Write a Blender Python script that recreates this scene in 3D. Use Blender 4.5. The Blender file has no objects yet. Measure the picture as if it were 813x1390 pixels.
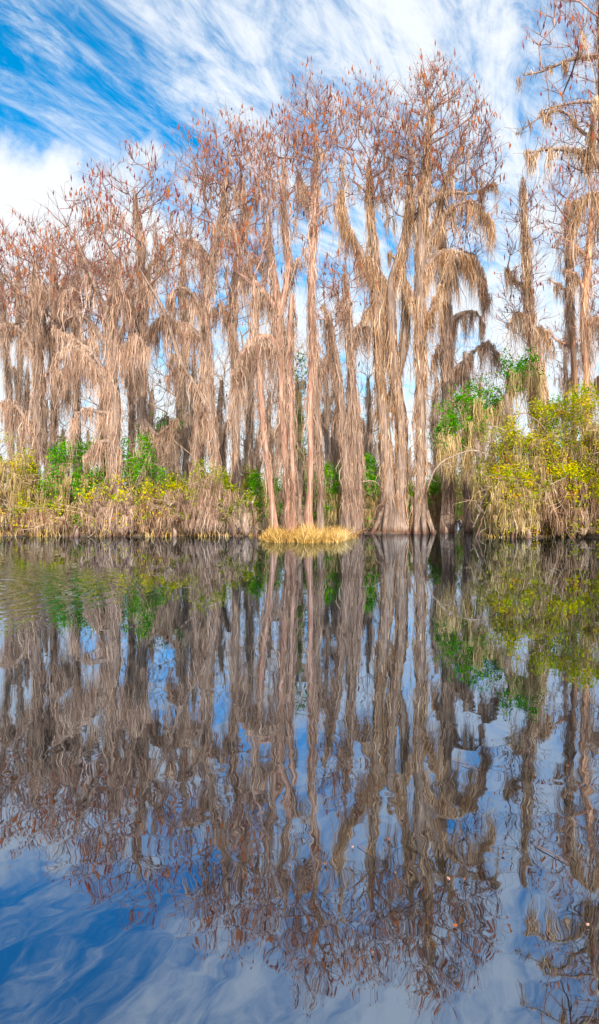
import bpy, math, time
import numpy as np
from mathutils import Vector

T0 = time.time()
rng = np.random.default_rng(11)
F, CX, HY, CH = 867.0, 406.5, 690.0, 1.2      # focal length, principal column, horizon row (photo pixels), eye height
R = math.radians
col = bpy.context.scene.collection

def P(px, py, Y):
    return np.array([(px - CX) / F * Y, Y, CH + (HY - py) / F * Y])

def lin(r, g, b):
    f = lambda c: (c / 255 / 12.92) if c / 255 <= 0.04045 else ((c / 255 + 0.055) / 1.055) ** 2.4
    return (f(r), f(g), f(b), 1.0)

# ------------------------------------------------------------------ materials
def new_mat(name):
    m = bpy.data.materials.new(name); m.use_nodes = True
    nt = m.node_tree; nt.nodes.clear()
    return m, nt, nt.nodes, nt.links

def leafy_mat(name, stops, trans=0.25, zscale=None, hue_noise=0.0, rough=0.8, noise_scale=0.25):
    """colour picked per island (strand, leaf, cluster) plus a broad noise; diffuse with some light passing through"""
    m, nt, N, L = new_mat(name)
    geo = N.new('ShaderNodeNewGeometry'); tc = N.new('ShaderNodeTexCoord')
    nz = N.new('ShaderNodeTexNoise'); nz.inputs['Scale'].default_value = noise_scale * 3
    nz.inputs['Detail'].default_value = 3
    L.new(tc.outputs['Object'], nz.inputs['Vector'])
    ma = N.new('ShaderNodeMath'); ma.operation = 'MULTIPLY_ADD'
    L.new(geo.outputs['Random Per Island'], ma.inputs[0]); ma.inputs[1].default_value = 0.7
    mb = N.new('ShaderNodeMath'); mb.operation = 'MULTIPLY_ADD'
    L.new(nz.outputs['Fac'], mb.inputs[0]); mb.inputs[1].default_value = 1.2; mb.inputs[2].default_value = -0.45
    L.new(mb.outputs[0], ma.inputs[2])
    ramp = N.new('ShaderNodeValToRGB'); cr = ramp.color_ramp
    while len(cr.elements) < len(stops): cr.elements.new(0.5)
    for e, (p, c) in zip(cr.elements, stops): e.position = p; e.color = c
    L.new(ma.outputs[0], ramp.inputs[0])
    oi = N.new('ShaderNodeObjectInfo')
    hs = N.new('ShaderNodeHueSaturation'); hs.inputs['Saturation'].default_value = 1.14
    mv = N.new('ShaderNodeMapRange'); mv.inputs['To Min'].default_value = 0.88; mv.inputs['To Max'].default_value = 1.12
    L.new(oi.outputs['Random'], mv.inputs['Value']); L.new(mv.outputs[0], hs.inputs['Value'])
    L.new(ramp.outputs[0], hs.inputs['Color'])
    d = N.new('ShaderNodeBsdfDiffuse'); t = N.new('ShaderNodeBsdfTranslucent'); mx = N.new('ShaderNodeMixShader')
    mx.inputs[0].default_value = trans
    L.new(hs.outputs[0], d.inputs[0]); L.new(hs.outputs[0], t.inputs[0])
    L.new(d.outputs[0], mx.inputs[1]); L.new(t.outputs[0], mx.inputs[2])
    o = N.new('ShaderNodeOutputMaterial'); L.new(mx.outputs[0], o.inputs[0])
    return m

def bark_mat(name, stops, bump=0.6):
    m, nt, N, L = new_mat(name)
    tc = N.new('ShaderNodeTexCoord'); mp = N.new('ShaderNodeMapping'); mp.inputs['Scale'].default_value = (9, 9, 0.7)
    L.new(tc.outputs['Object'], mp.inputs['Vector'])
    n1 = N.new('ShaderNodeTexNoise'); n1.inputs['Scale'].default_value = 1.6; n1.inputs['Detail'].default_value = 6
    n1.inputs['Roughness'].default_value = 0.7
    L.new(mp.outputs[0], n1.inputs['Vector'])
    n2 = N.new('ShaderNodeTexNoise'); n2.inputs['Scale'].default_value = 0.9; n2.inputs['Detail'].default_value = 3
    L.new(tc.outputs['Object'], n2.inputs['Vector'])
    ma = N.new('ShaderNodeMath'); ma.operation = 'MULTIPLY_ADD'; ma.inputs[1].default_value = 1.5
    L.new(n1.outputs['Fac'], ma.inputs[0])
    mb = N.new('ShaderNodeMath'); mb.operation = 'MULTIPLY_ADD'; mb.inputs[1].default_value = 0.7; mb.inputs[2].default_value = -0.6
    L.new(n2.outputs['Fac'], mb.inputs[0]); L.new(mb.outputs[0], ma.inputs[2])
    ramp = N.new('ShaderNodeValToRGB'); cr = ramp.color_ramp
    while len(cr.elements) < len(stops): cr.elements.new(0.5)
    for e, (p, c) in zip(cr.elements, stops): e.position = p; e.color = c
    L.new(ma.outputs[0], ramp.inputs[0])
    bp = N.new('ShaderNodeBump'); bp.inputs['Strength'].default_value = bump; bp.inputs['Distance'].default_value = 0.06
    L.new(n1.outputs['Fac'], bp.inputs['Height'])
    b = N.new('ShaderNodeBsdfPrincipled'); b.inputs['Roughness'].default_value = 0.9
    b.inputs['Specular IOR Level'].default_value = 0.15
    # the stain high water leaves round the foot: reddish brown, ragged at the top
    sz = N.new('ShaderNodeSeparateXYZ'); L.new(tc.outputs['Object'], sz.inputs[0])
    za = N.new('ShaderNodeMath'); za.operation = 'MULTIPLY_ADD'; L.new(n1.outputs['Fac'], za.inputs[0]); za.inputs[1].default_value = 0.5; L.new(sz.outputs['Z'], za.inputs[2])
    st = N.new('ShaderNodeMapRange'); st.inputs['From Min'].default_value = 0.34; st.inputs['From Max'].default_value = 0.62
    st.inputs['To Min'].default_value = 0.85; st.inputs['To Max'].default_value = 0.0; L.new(za.outputs[0], st.inputs['Value'])
    mc = N.new('ShaderNodeMix'); mc.data_type = 'RGBA'; L.new(st.outputs[0], mc.inputs[0]); L.new(ramp.outputs[0], mc.inputs[6]); mc.inputs[7].default_value = (0.10, 0.042, 0.024, 1)
    L.new(mc.outputs[2], b.inputs['Base Color']); L.new(bp.outputs[0], b.inputs['Normal'])
    o = N.new('ShaderNodeOutputMaterial'); L.new(b.outputs[0], o.inputs[0])
    return m

M = {}
M['moss_pink'] = leafy_mat('moss_pink', [(0.0, (0.11, 0.065, 0.048, 1)), (0.35, (0.31, 0.20, 0.145, 1)), (0.7, (0.50, 0.345, 0.25, 1)), (1.0, (0.74, 0.56, 0.43, 1))])
M['moss_tan'] = leafy_mat('moss_tan', [(0.0, (0.11, 0.06, 0.034, 1)), (0.35, (0.33, 0.195, 0.115, 1)), (0.7, (0.51, 0.35, 0.235, 1)), (1.0, (0.75, 0.58, 0.42, 1))])
M['moss_grey'] = leafy_mat('moss_grey', [(0.0, (0.17, 0.11, 0.08, 1)), (0.4, (0.37, 0.265, 0.20, 1)), (0.75, (0.52, 0.39, 0.30, 1)), (1.0, (0.66, 0.52, 0.41, 1))])
M['moss_gold'] = leafy_mat('moss_gold', [(0.0, (0.16, 0.105, 0.05, 1)), (0.4, (0.40, 0.28, 0.145, 1)), (0.75, (0.56, 0.42, 0.23, 1)), (1.0, (0.70, 0.56, 0.34, 1))])
M['rust'] = leafy_mat('rust', [(0.0, (0.11, 0.042, 0.036, 1)), (0.35, (0.22, 0.085, 0.058, 1)), (0.7, (0.34, 0.125, 0.06, 1)), (1.0, (0.50, 0.20, 0.08, 1))], trans=0.35)
M['rust_dark'] = leafy_mat('rust_dark', [(0.0, (0.10, 0.035, 0.05, 1)), (0.5, (0.22, 0.06, 0.06, 1)), (1.0, (0.40, 0.13, 0.06, 1))], trans=0.3)
M['twig'] = leafy_mat('twig', [(0.0, (0.10, 0.055, 0.045, 1)), (0.5, (0.27, 0.155, 0.125, 1)), (1.0, (0.44, 0.29, 0.22, 1))], trans=0.0)
M['twig_pale'] = leafy_mat('twig_pale', [(0.0, (0.16, 0.10, 0.07, 1)), (0.5, (0.36, 0.25, 0.17, 1)), (1.0, (0.55, 0.42, 0.30, 1))], trans=0.0)
M['bark'] = bark_mat('bark', [(0.1, (0.055, 0.035, 0.026, 1)), (0.45, (0.19, 0.125, 0.09, 1)), (0.8, (0.38, 0.27, 0.20, 1))])
M['bark_warm'] = bark_mat('bark_warm', [(0.15, (0.07, 0.032, 0.022, 1)), (0.5, (0.34, 0.175, 0.115, 1)), (0.85, (0.58, 0.38, 0.27, 1))])
M['bark_orange'] = bark_mat('bark_orange', [(0.1, (0.14, 0.06, 0.03, 1)), (0.45, (0.44, 0.21, 0.11, 1)), (0.8, (0.60, 0.36, 0.22, 1))])
M['bark_pale'] = bark_mat('bark_pale', [(0.1, (0.14, 0.09, 0.06, 1)), (0.45, (0.32, 0.22, 0.15, 1)), (0.8, (0.50, 0.38, 0.27, 1))], bump=0.3)
M['leaf_green'] = leafy_mat('leaf_green', [(0.0, (0.02, 0.10, 0.012, 1)), (0.45, (0.06, 0.27, 0.02, 1)), (0.8, (0.20, 0.44, 0.03, 1)), (1.0, (0.40, 0.50, 0.04, 1))], trans=0.4, noise_scale=0.4)
M['leaf_yellow'] = leafy_mat('leaf_yellow', [(0.0, (0.09, 0.20, 0.015, 1)), (0.35, (0.28, 0.36, 0.02, 1)), (0.68, (0.60, 0.50, 0.03, 1)), (0.88, (0.70, 0.42, 0.03, 1)), (1.0, (0.62, 0.18, 0.05, 1))], trans=0.4, noise_scale=0.4)
M['leaf_olive'] = leafy_mat('leaf_olive', [(0.0, (0.05, 0.10, 0.015, 1)), (0.5, (0.20, 0.25, 0.03, 1)), (1.0, (0.45, 0.38, 0.06, 1))], trans=0.35, noise_scale=0.4)
M['straw'] = leafy_mat('straw', [(0.0, (0.14, 0.08, 0.03, 1)), (0.4, (0.42, 0.26, 0.10, 1)), (0.8, (0.62, 0.43, 0.20, 1)), (1.0, (0.78, 0.62, 0.38, 1))], trans=0.2)

def ground_mat():
    m, nt, N, L = new_mat('peat_litter')
    tc = N.new('ShaderNodeTexCoord')
    n1 = N.new('ShaderNodeTexNoise'); n1.inputs['Scale'].default_value = 2.2; n1.inputs['Detail'].default_value = 8
    n1.inputs['Roughness'].default_value = 0.72
    L.new(tc.outputs['Object'], n1.inputs['Vector'])
    ramp = N.new('ShaderNodeValToRGB'); cr = ramp.color_ramp
    cr.elements[0].position = 0.3; cr.elements[0].color = (0.035, 0.022, 0.014, 1)
    cr.elements[1].position = 0.72; cr.elements[1].color = (0.22, 0.14, 0.08, 1)
    e = cr.elements.new(0.5); e.color = (0.10, 0.062, 0.036, 1)
    L.new(n1.outputs['Fac'], ramp.inputs[0])
    bp = N.new('ShaderNodeBump'); bp.inputs['Strength'].default_value = 0.8; bp.inputs['Distance'].default_value = 0.1
    L.new(n1.outputs['Fac'], bp.inputs['Height'])
    b = N.new('ShaderNodeBsdfPrincipled'); b.inputs['Roughness'].default_value = 0.95
    L.new(ramp.outputs[0], b.inputs['Base Color']); L.new(bp.outputs[0], b.inputs['Normal'])
    o = N.new('ShaderNodeOutputMaterial'); L.new(b.outputs[0], o.inputs[0])
    return m
M['ground'] = ground_mat()

def water_mat():
    m, nt, N, L = new_mat('still_dark_water')
    tc = N.new('ShaderNodeTexCoord')
    def noise(scale, detail, sx=1, sy=1, dist=0.0):
        mp = N.new('ShaderNodeMapping'); mp.inputs['Scale'].default_value = (sx, sy, 1)
        L.new(tc.outputs['Object'], mp.inputs['Vector'])
        n = N.new('ShaderNodeTexNoise'); n.inputs['Scale'].default_value = scale; n.inputs['Detail'].default_value = detail
        n.inputs['Roughness'].default_value = 0.45
        n.inputs['Distortion'].default_value = dist
        L.new(mp.outputs[0], n.inputs['Vector']); return n.outputs['Fac']
    def math_(op, a, b=None, c=None):
        n = N.new('ShaderNodeMath'); n.operation = op
        for i, v in enumerate((a, b, c)):
            if v is None: continue
            if isinstance(v, (int, float)): n.inputs[i].default_value = v
            else: L.new(v, n.inputs[i])
        return n.outputs[0]
    big = noise(0.5, 2)                    # slow swell, metres across
    mid = noise(2.2, 2, 1.0, 0.8)
    fine = noise(7.0, 1, 1.0, 0.9, 0.4)
    patch = noise(0.22, 2)                 # where the breeze touches
    mr = N.new('ShaderNodeMapRange'); mr.inputs['From Min'].default_value = 0.42; mr.inputs['From Max'].default_value = 0.62
    L.new(patch, mr.inputs['Value'])
    # fading with distance from the boat: ripples from the boat are the strongest near it
    sep = N.new('ShaderNodeSeparateXYZ'); L.new(tc.outputs['Object'], sep.inputs[0])
    near = N.new('ShaderNodeMapRange'); near.inputs['From Min'].default_value = 1.5; near.inputs['From Max'].default_value = 5.5
    near.inputs['To Min'].default_value = 1.0; near.inputs['To Max'].default_value = 0.22
    L.new(sep.outputs['Y'], near.inputs['Value'])
    h = math_('MULTIPLY', big, 0.004)
    h = math_('MULTIPLY_ADD', mid, 0.0009, h)
    f2 = math_('MULTIPLY', fine, near.outputs[0])
    h = math_('MULTIPLY_ADD', f2, 0.0009, h)
    # rings spreading on the left, from a dip outside the frame
    ring_mask = None
    for cx_, cy_, lam, r0, r1, amp in ((-6.2, 9.0, 0.30, 0.5, 5.2, 0.0048), (-10.5, 16.0, 0.55, 1.0, 6.5, 0.0026)):
        dx = math_('SUBTRACT', sep.outputs['X'], cx_); dy = math_('SUBTRACT', sep.outputs['Y'], cy_)
        rr = math_('SQRT', math_('ADD', math_('MULTIPLY', dx, dx), math_('MULTIPLY', dy, dy)))
        rr = math_('MULTIPLY_ADD', mid, 0.5, rr)
        w = math_('SINE', math_('MULTIPLY', rr, 2 * math.pi / lam))
        fall = N.new('ShaderNodeMapRange'); fall.interpolation_type = 'SMOOTHSTEP'
        fall.inputs['From Min'].default_value = r0; fall.inputs['From Max'].default_value = r1
        fall.inputs['To Min'].default_value = 1.0; fall.inputs['To Max'].default_value = 0.0
        L.new(rr, fall.inputs['Value'])
        w = math_('MULTIPLY', w, fall.outputs[0])
        h = math_('MULTIPLY_ADD', w, amp, h)
    bp = N.new('ShaderNodeBump'); bp.inputs['Strength'].default_value = 1.0; bp.inputs['Distance'].default_value = 1.0
    L.new(h, bp.inputs['Height'])
    # reflectance rises towards grazing view, as on any still dark water
    lw = N.new('ShaderNodeLayerWeight'); lw.inputs['Blend'].default_value = 0.5
    refl = math_('MULTIPLY_ADD', math_('POWER', lw.outputs['Facing'], 4.0), 0.52, 0.37)
    gl = N.new('ShaderNodeBsdfGlossy'); gl.inputs['Roughness'].default_value = 0.012
    gl.inputs['Color'].default_value = (0.66, 0.80, 1.0, 1)
    di = N.new('ShaderNodeBsdfDiffuse'); di.inputs['Color'].default_value = (0.006, 0.006, 0.005, 1)
    L.new(bp.outputs[0], gl.inputs['Normal'])
    mx = N.new('ShaderNodeMixShader'); L.new(refl, mx.inputs[0]); L.new(di.outputs[0], mx.inputs[1]); L.new(gl.outputs[0], mx.inputs[2])
    o = N.new('ShaderNodeOutputMaterial'); L.new(mx.outputs[0], o.inputs[0])
    return m
M['water'] = water_mat()

# ------------------------------------------------------------------ mesh plumbing
class MB:
    """collects vertex and face arrays for one mesh object"""
    def __init__(s): s.v = []; s.f = []; s.n = 0; s.sm = []
    def add(s, V, Fc, smooth=False):
        V = np.asarray(V, np.float32).reshape(-1, 3); Fc = np.asarray(Fc, np.int64)
        if len(Fc) == 0: return
        s.v.append(V); s.f.append(Fc + s.n); s.n += len(V); s.sm.append(np.full(len(Fc), smooth))
    def build(s, name, mat, parent=None, origin=None):
        me = bpy.data.meshes.new(name)
        V = np.concatenate(s.v) if s.v else np.zeros((0, 3), np.float32)
        if origin is not None: V = V - np.asarray(origin, np.float32)
        nf = sum(len(f) for f in s.f)
        loops = np.concatenate([f.ravel() for f in s.f]); counts = np.concatenate([np.full(len(f), f.shape[1]) for f in s.f])
        starts = np.concatenate([[0], np.cumsum(counts)[:-1]])
        me.vertices.add(len(V)); me.vertices.foreach_set('co', V.ravel())
        me.loops.add(len(loops)); me.loops.foreach_set('vertex_index', loops.astype(np.int32))
        me.polygons.add(nf); me.polygons.foreach_set('loop_start', starts.astype(np.int32))
        me.polygons.foreach_set('use_smooth', np.concatenate(s.sm))
        me.update(calc_edges=True)
        me.materials.append(mat)
        o = bpy.data.objects.new(name, me); col.objects.link(o)
        if parent is not None: o.parent = parent
        elif origin is not None: o.location = origin
        return o

def strands(mb, Pt, Ln, W, segs=5, push=None, sway=0.06, taper=1.0):
    """hanging ribbons: widest in the upper half, running out to a point"""
    n = len(Pt)
    if n == 0: return
    Pt = np.asarray(Pt); Ln = np.asarray(Ln); W = np.asarray(W)
    t = np.linspace(0, 1, segs + 1)
    ang = rng.uniform(0, np.pi, n); side = np.stack([np.cos(ang), np.sin(ang), np.zeros(n)], 1)
    tw = rng.normal(0, 0.5, n)
    C = np.repeat(Pt[:, None, :], segs + 1, 1)
    C[:, :, 2] -= Ln[:, None] * t[None]
    sw = rng.normal(0, sway, (n, 2)) * Ln[:, None]
    ph = rng.uniform(0, 6.28, n)
    C[:, :, :2] += sw[:, None, :] * (t ** 1.3)[None, :, None]
    rw = np.cumsum(rng.normal(0, 0.034, (n, segs + 1, 2)), 1) * np.minimum(Ln, 1.6)[:, None, None]; rw -= rw[:, :1]
    C[:, :, :2] += rw
    wob = 0.035 * np.sin(ph[:, None] + 5.0 * t[None] * rng.uniform(0.5, 1.6, n)[:, None])
    C[:, :, 0] += wob * np.minimum(Ln, 1.5)[:, None]; C[:, :, 1] += wob[:, ::-1] * np.minimum(Ln, 1.5)[:, None]
    if push is not None:
        C[:, :, :2] += push[:, None, :] * np.minimum(1, t * 2.0)[None, :, None]
    prof = np.interp(t, [0, 0.2, 0.55, 0.85, 1.0], [0.55, 1.0, 0.85, 0.45, 0.08])
    a2 = ang[:, None] + tw[:, None] * t[None]
    S = np.stack([np.cos(a2), np.sin(a2), np.zeros_like(a2)], 2) * (W[:, None] * 0.5 * prof[None])[:, :, None]
    V = np.stack([C - S, C + S], 2)                       # n, segs+1, 2, 3
    b = (np.arange(n) * (segs + 1) * 2)[:, None] + (np.arange(segs) * 2)[None]
    Fc = np.stack([b, b + 1, b + 3, b + 2], 2).reshape(-1, 4)
    mb.add(V.reshape(-1, 3), Fc, True)

def spindles(mb, Pt, Ln, W, tilt=0.35):
    """hanging seed and leaf tassels: three sided spindles"""
    n = len(Pt)
    if n == 0: return
    Pt = np.asarray(Pt)
    D = np.stack([rng.normal(0, tilt, n), rng.normal(0, tilt, n), -np.ones(n)], 1); D /= np.linalg.norm(D, axis=1)[:, None]
    A = np.cross(D, [0.3, 0.9, 0.1]); A /= np.linalg.norm(A, axis=1)[:, None]; B = np.cross(D, A)
    V = np.zeros((n, 5, 3)); V[:, 0] = Pt
    mid = Pt + D * (Ln * 0.55)[:, None]
    for k in range(3):
        a = k * 2.094 + 0.3
        V[:, 1 + k] = mid + (A * math.cos(a) + B * math.sin(a)) * (W * rng.uniform(0.35, 0.65, n))[:, None]
    V[:, 4] = Pt + D * Ln[:, None]
    b = np.arange(n)[:, None] * 5
    tri = np.array([[0, 1, 2], [0, 2, 3], [0, 3, 1], [4, 2, 1], [4, 3, 2], [4, 1, 3]])
    mb.add(V.reshape(-1, 3), (b[:, None, :] + tri[None]).reshape(-1, 3), False)

def leaves(mb, Pt, size, up=0.6):
    n = len(Pt)
    if n == 0: return
    Nn = rng.normal(0, 1, (n, 3)); Nn[:, 2] = np.abs(Nn[:, 2]) * 0.6 + up; Nn /= np.linalg.norm(Nn, axis=1)[:, None]
    A = np.cross(Nn, rng.normal(0, 1, (n, 3))); A /= np.linalg.norm(A, axis=1)[:, None]; B = np.cross(Nn, A)
    s = np.asarray(size)[:, None]
    V = np.stack([Pt, Pt + A * s * 0.5 + B * s * 0.24 - Nn * s * 0.05, Pt + A * s, Pt + A * s * 0.5 - B * s * 0.24 - Nn * s * 0.05], 1)
    b = np.arange(n)[:, None] * 4 + np.array([[0, 1, 2, 3]])
    mb.add(V.reshape(-1, 3), b, False)

def edges_tubes(mb, A, B, ra, rb, sides=4):
    """one tapered prism per edge"""
    n = len(A)
    if n == 0: return
    D = B - A; Ln = np.linalg.norm(D, axis=1); D = D / np.maximum(Ln, 1e-6)[:, None]
    ref = np.where(np.abs(D[:, 2:3]) > 0.9, np.array([[1.0, 0, 0]]), np.array([[0, 0, 1.0]]))
    U = np.cross(D, ref); U /= np.linalg.norm(U, axis=1)[:, None]; W = np.cross(D, U)
    a = np.arange(sides) * 2 * np.pi / sides
    ring = U[:, None, :] * np.cos(a)[None, :, None] + W[:, None, :] * np.sin(a)[None, :, None]
    V = np.concatenate([A[:, None] - D[:, None] * 0 + ring * ra[:, None, None], B[:, None] + D[:, None] * (rb * 0.4)[:, None, None] + ring * rb[:, None, None]], 1)
    k = np.arange(sides); q = np.stack([k, (k + 1) % sides, (k + 1) % sides + sides, k + sides], 1)
    Fc = (np.arange(n)[:, None, None] * (2 * sides) + q[None]).reshape(-1, 4)
    mb.add(V.reshape(-1, 3), Fc, True)

def catmull(pts, step=0.35):
    pts = np.asarray(pts, float)
    if len(pts) < 3:
        n = max(2, int(np.linalg.norm(pts[1, :3] - pts[0, :3]) / step)); t = np.linspace(0, 1, n + 1)[:, None]
        return pts[0] * (1 - t) + pts[1] * t
    Q = np.concatenate([[2 * pts[0] - pts[1]], pts, [2 * pts[-1] - pts[-2]]])
    out = []
    for i in range(1, len(Q) - 2):
        p0, p1, p2, p3 = Q[i - 1], Q[i], Q[i + 1], Q[i + 2]
        n = max(1, int(np.linalg.norm(p2[:3] - p1[:3]) / step))
        for j in range(n):
            t = j / n
            out.append(0.5 * ((2 * p1) + (-p0 + p2) * t + (2 * p0 - 5 * p1 + 4 * p2 - p3) * t * t + (-p0 + 3 * p1 - 3 * p2 + p3) * t ** 3))
    out.append(Q[-2]); return np.array(out)

def trunk_loft(mb, path, sides=18, flute=0.10, seed=0):
    """path: n x 4 (xyz, radius); a fluted, knotty tube"""
    r_ = np.random.default_rng(seed)
    n = len(path); C = path[:, :3].copy(); Rr = np.maximum(path[:, 3], 0.02)
    kn = max(3, n // 4)                                                # low knots and kinks along the bole
    wob = np.stack([np.interp(np.arange(n), np.linspace(0, n, kn), r_.normal(0, 0.10, kn)) for _ in range(2)], 1)
    C[1:, :2] += wob[1:] * Rr[1:, None] * 1.5
    a = np.arange(sides) * 2 * np.pi / sides
    k1, k2 = r_.integers(4, 7), r_.integers(7, 10); p1, p2 = r_.uniform(0, 6, 2)
    z = C[:, 2]
    base = np.exp(-np.maximum(z - z.min(), 0) / 1.2)
    twist = 0.25 * np.sin(z * 0.25 + p1)
    fl = 1 + (flute + 0.22 * base)[:, None] * np.sin(k1 * (a[None] + twist[:, None]) + p1) + (flute * 0.6 + 0.08 * base)[:, None] * np.sin(k2 * (a[None] + twist[:, None]) + p2) + r_.normal(0, 0.035, (n, sides))
    rad = Rr[:, None] * fl
    V = np.stack([C[:, None, 0] + rad * np.cos(a), C[:, None, 1] + rad * np.sin(a), np.repeat(C[:, 2:3], sides, 1)], 2)
    k = np.arange(sides); q = np.stack([k, (k + 1) % sides, (k + 1) % sides + sides, k + sides], 1)
    Fc = (np.arange(n - 1)[:, None, None] * sides + q[None]).reshape(-1, 4)
    mb.add(V.reshape(-1, 3), Fc, True)
    top = np.concatenate([V[-1], C[-1:] + [[0, 0, Rr[-1] * 0.6]]])
    mb.add(top, np.stack([k, (k + 1) % sides, np.full(sides, sides)], 1), True)

def grow(seeds, targets, up_pen=1.3, sag=0.12, step=0.45, jit=0.07):
    """joins every target to the nearest suitable node: returns nodes, parent index, children count"""
    nodes = list(seeds); par = [-1] * len(seeds)
    arr = np.zeros((len(seeds) + len(targets) * 24, 3)); arr[:len(seeds)] = seeds; n = len(seeds)
    d0 = np.min(np.linalg.norm(targets[:, None] - np.asarray(seeds)[None], axis=2), axis=1)
    for ti in np.argsort(d0 + rng.normal(0, 0.3, len(targets))):
        t = targets[ti]
        d = t - arr[:n]; dist = np.linalg.norm(d, axis=1); hor = np.hypot(d[:, 0], d[:, 1])
        cost = dist + up_pen * np.maximum(0, (0.25 + 0.2 * (up_pen > 2)) * hor - d[:, 2])
        k = int(np.argmin(cost)); L_ = dist[k]
        if L_ < 0.15: continue
        m = min(20, max(1, int(round(L_ / step))))
        p0 = arr[k].copy(); ctrl = (p0 + t) / 2 + np.array([0, 0, -sag * L_]) + rng.normal(0, jit, 3) * L_
        prev = k
        for j in range(1, m + 1):
            s = j / m; q = (1 - s) ** 2 * p0 + 2 * s * (1 - s) * ctrl + s * s * t
            if j < m: q = q + rng.normal(0, 0.035, 3)
            if n >= len(arr): break
            arr[n] = q; par.append(prev); prev = n; n += 1
    par = np.array(par); arr = arr[:n]
    w = np.zeros(n); haschild = np.zeros(n, bool)
    haschild[par[par >= 0]] = True
    w[~haschild] = 1
    for i in range(n - 1, len(seeds) - 1, -1): w[par[i]] += w[i]
    return arr, par, w, len(seeds)

def in_ellipsoid(c, r, n, shell=0.0):
    D = rng.normal(0, 1, (n, 3)); D /= np.linalg.norm(D, axis=1)[:, None]
    rad = rng.uniform(shell, 1, n) ** (1 / 3 if shell == 0 else 1)
    return np.asarray(c) + D * rad[:, None] * np.asarray(r)

def empty(name, loc, label, cat, group=None):
    o = bpy.data.objects.new(name, None); col.objects.link(o); o.location = loc
    o.empty_display_size = 0.3
    o['label'] = label; o['category'] = cat
    if group: o['group'] = group
    return o

def moss_clumps(mb, pts, lens, widths, per=10, sw=0.05):
    per = int(per * 1.6)
    """beards: a handful of ribbons each, long in the middle and short outside, from points on a branch"""
    n = len(pts)
    if n == 0: return
    idx = np.repeat(np.arange(n), per)
    off = rng.normal(0, 0.5, (n * per, 3)) * np.asarray(widths)[idx][:, None] * 0.5; off[:, 2] *= 0.3
    dd = np.hypot(off[:, 0], off[:, 1]) / (np.asarray(widths)[idx] * 0.5)
    Ln = np.asarray(lens)[idx] * np.clip(1.15 - 0.55 * dd, 0.2, 1.2) * rng.uniform(0.5, 1.1, n * per)
    lean = (rng.normal(0, 0.07, (n, 2)))[idx] * Ln[:, None]
    strands(mb, np.asarray(pts)[idx] + off, Ln, rng.uniform(0.009, 0.032, n * per), 5, push=lean, sway=sw * 1.3)

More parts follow.
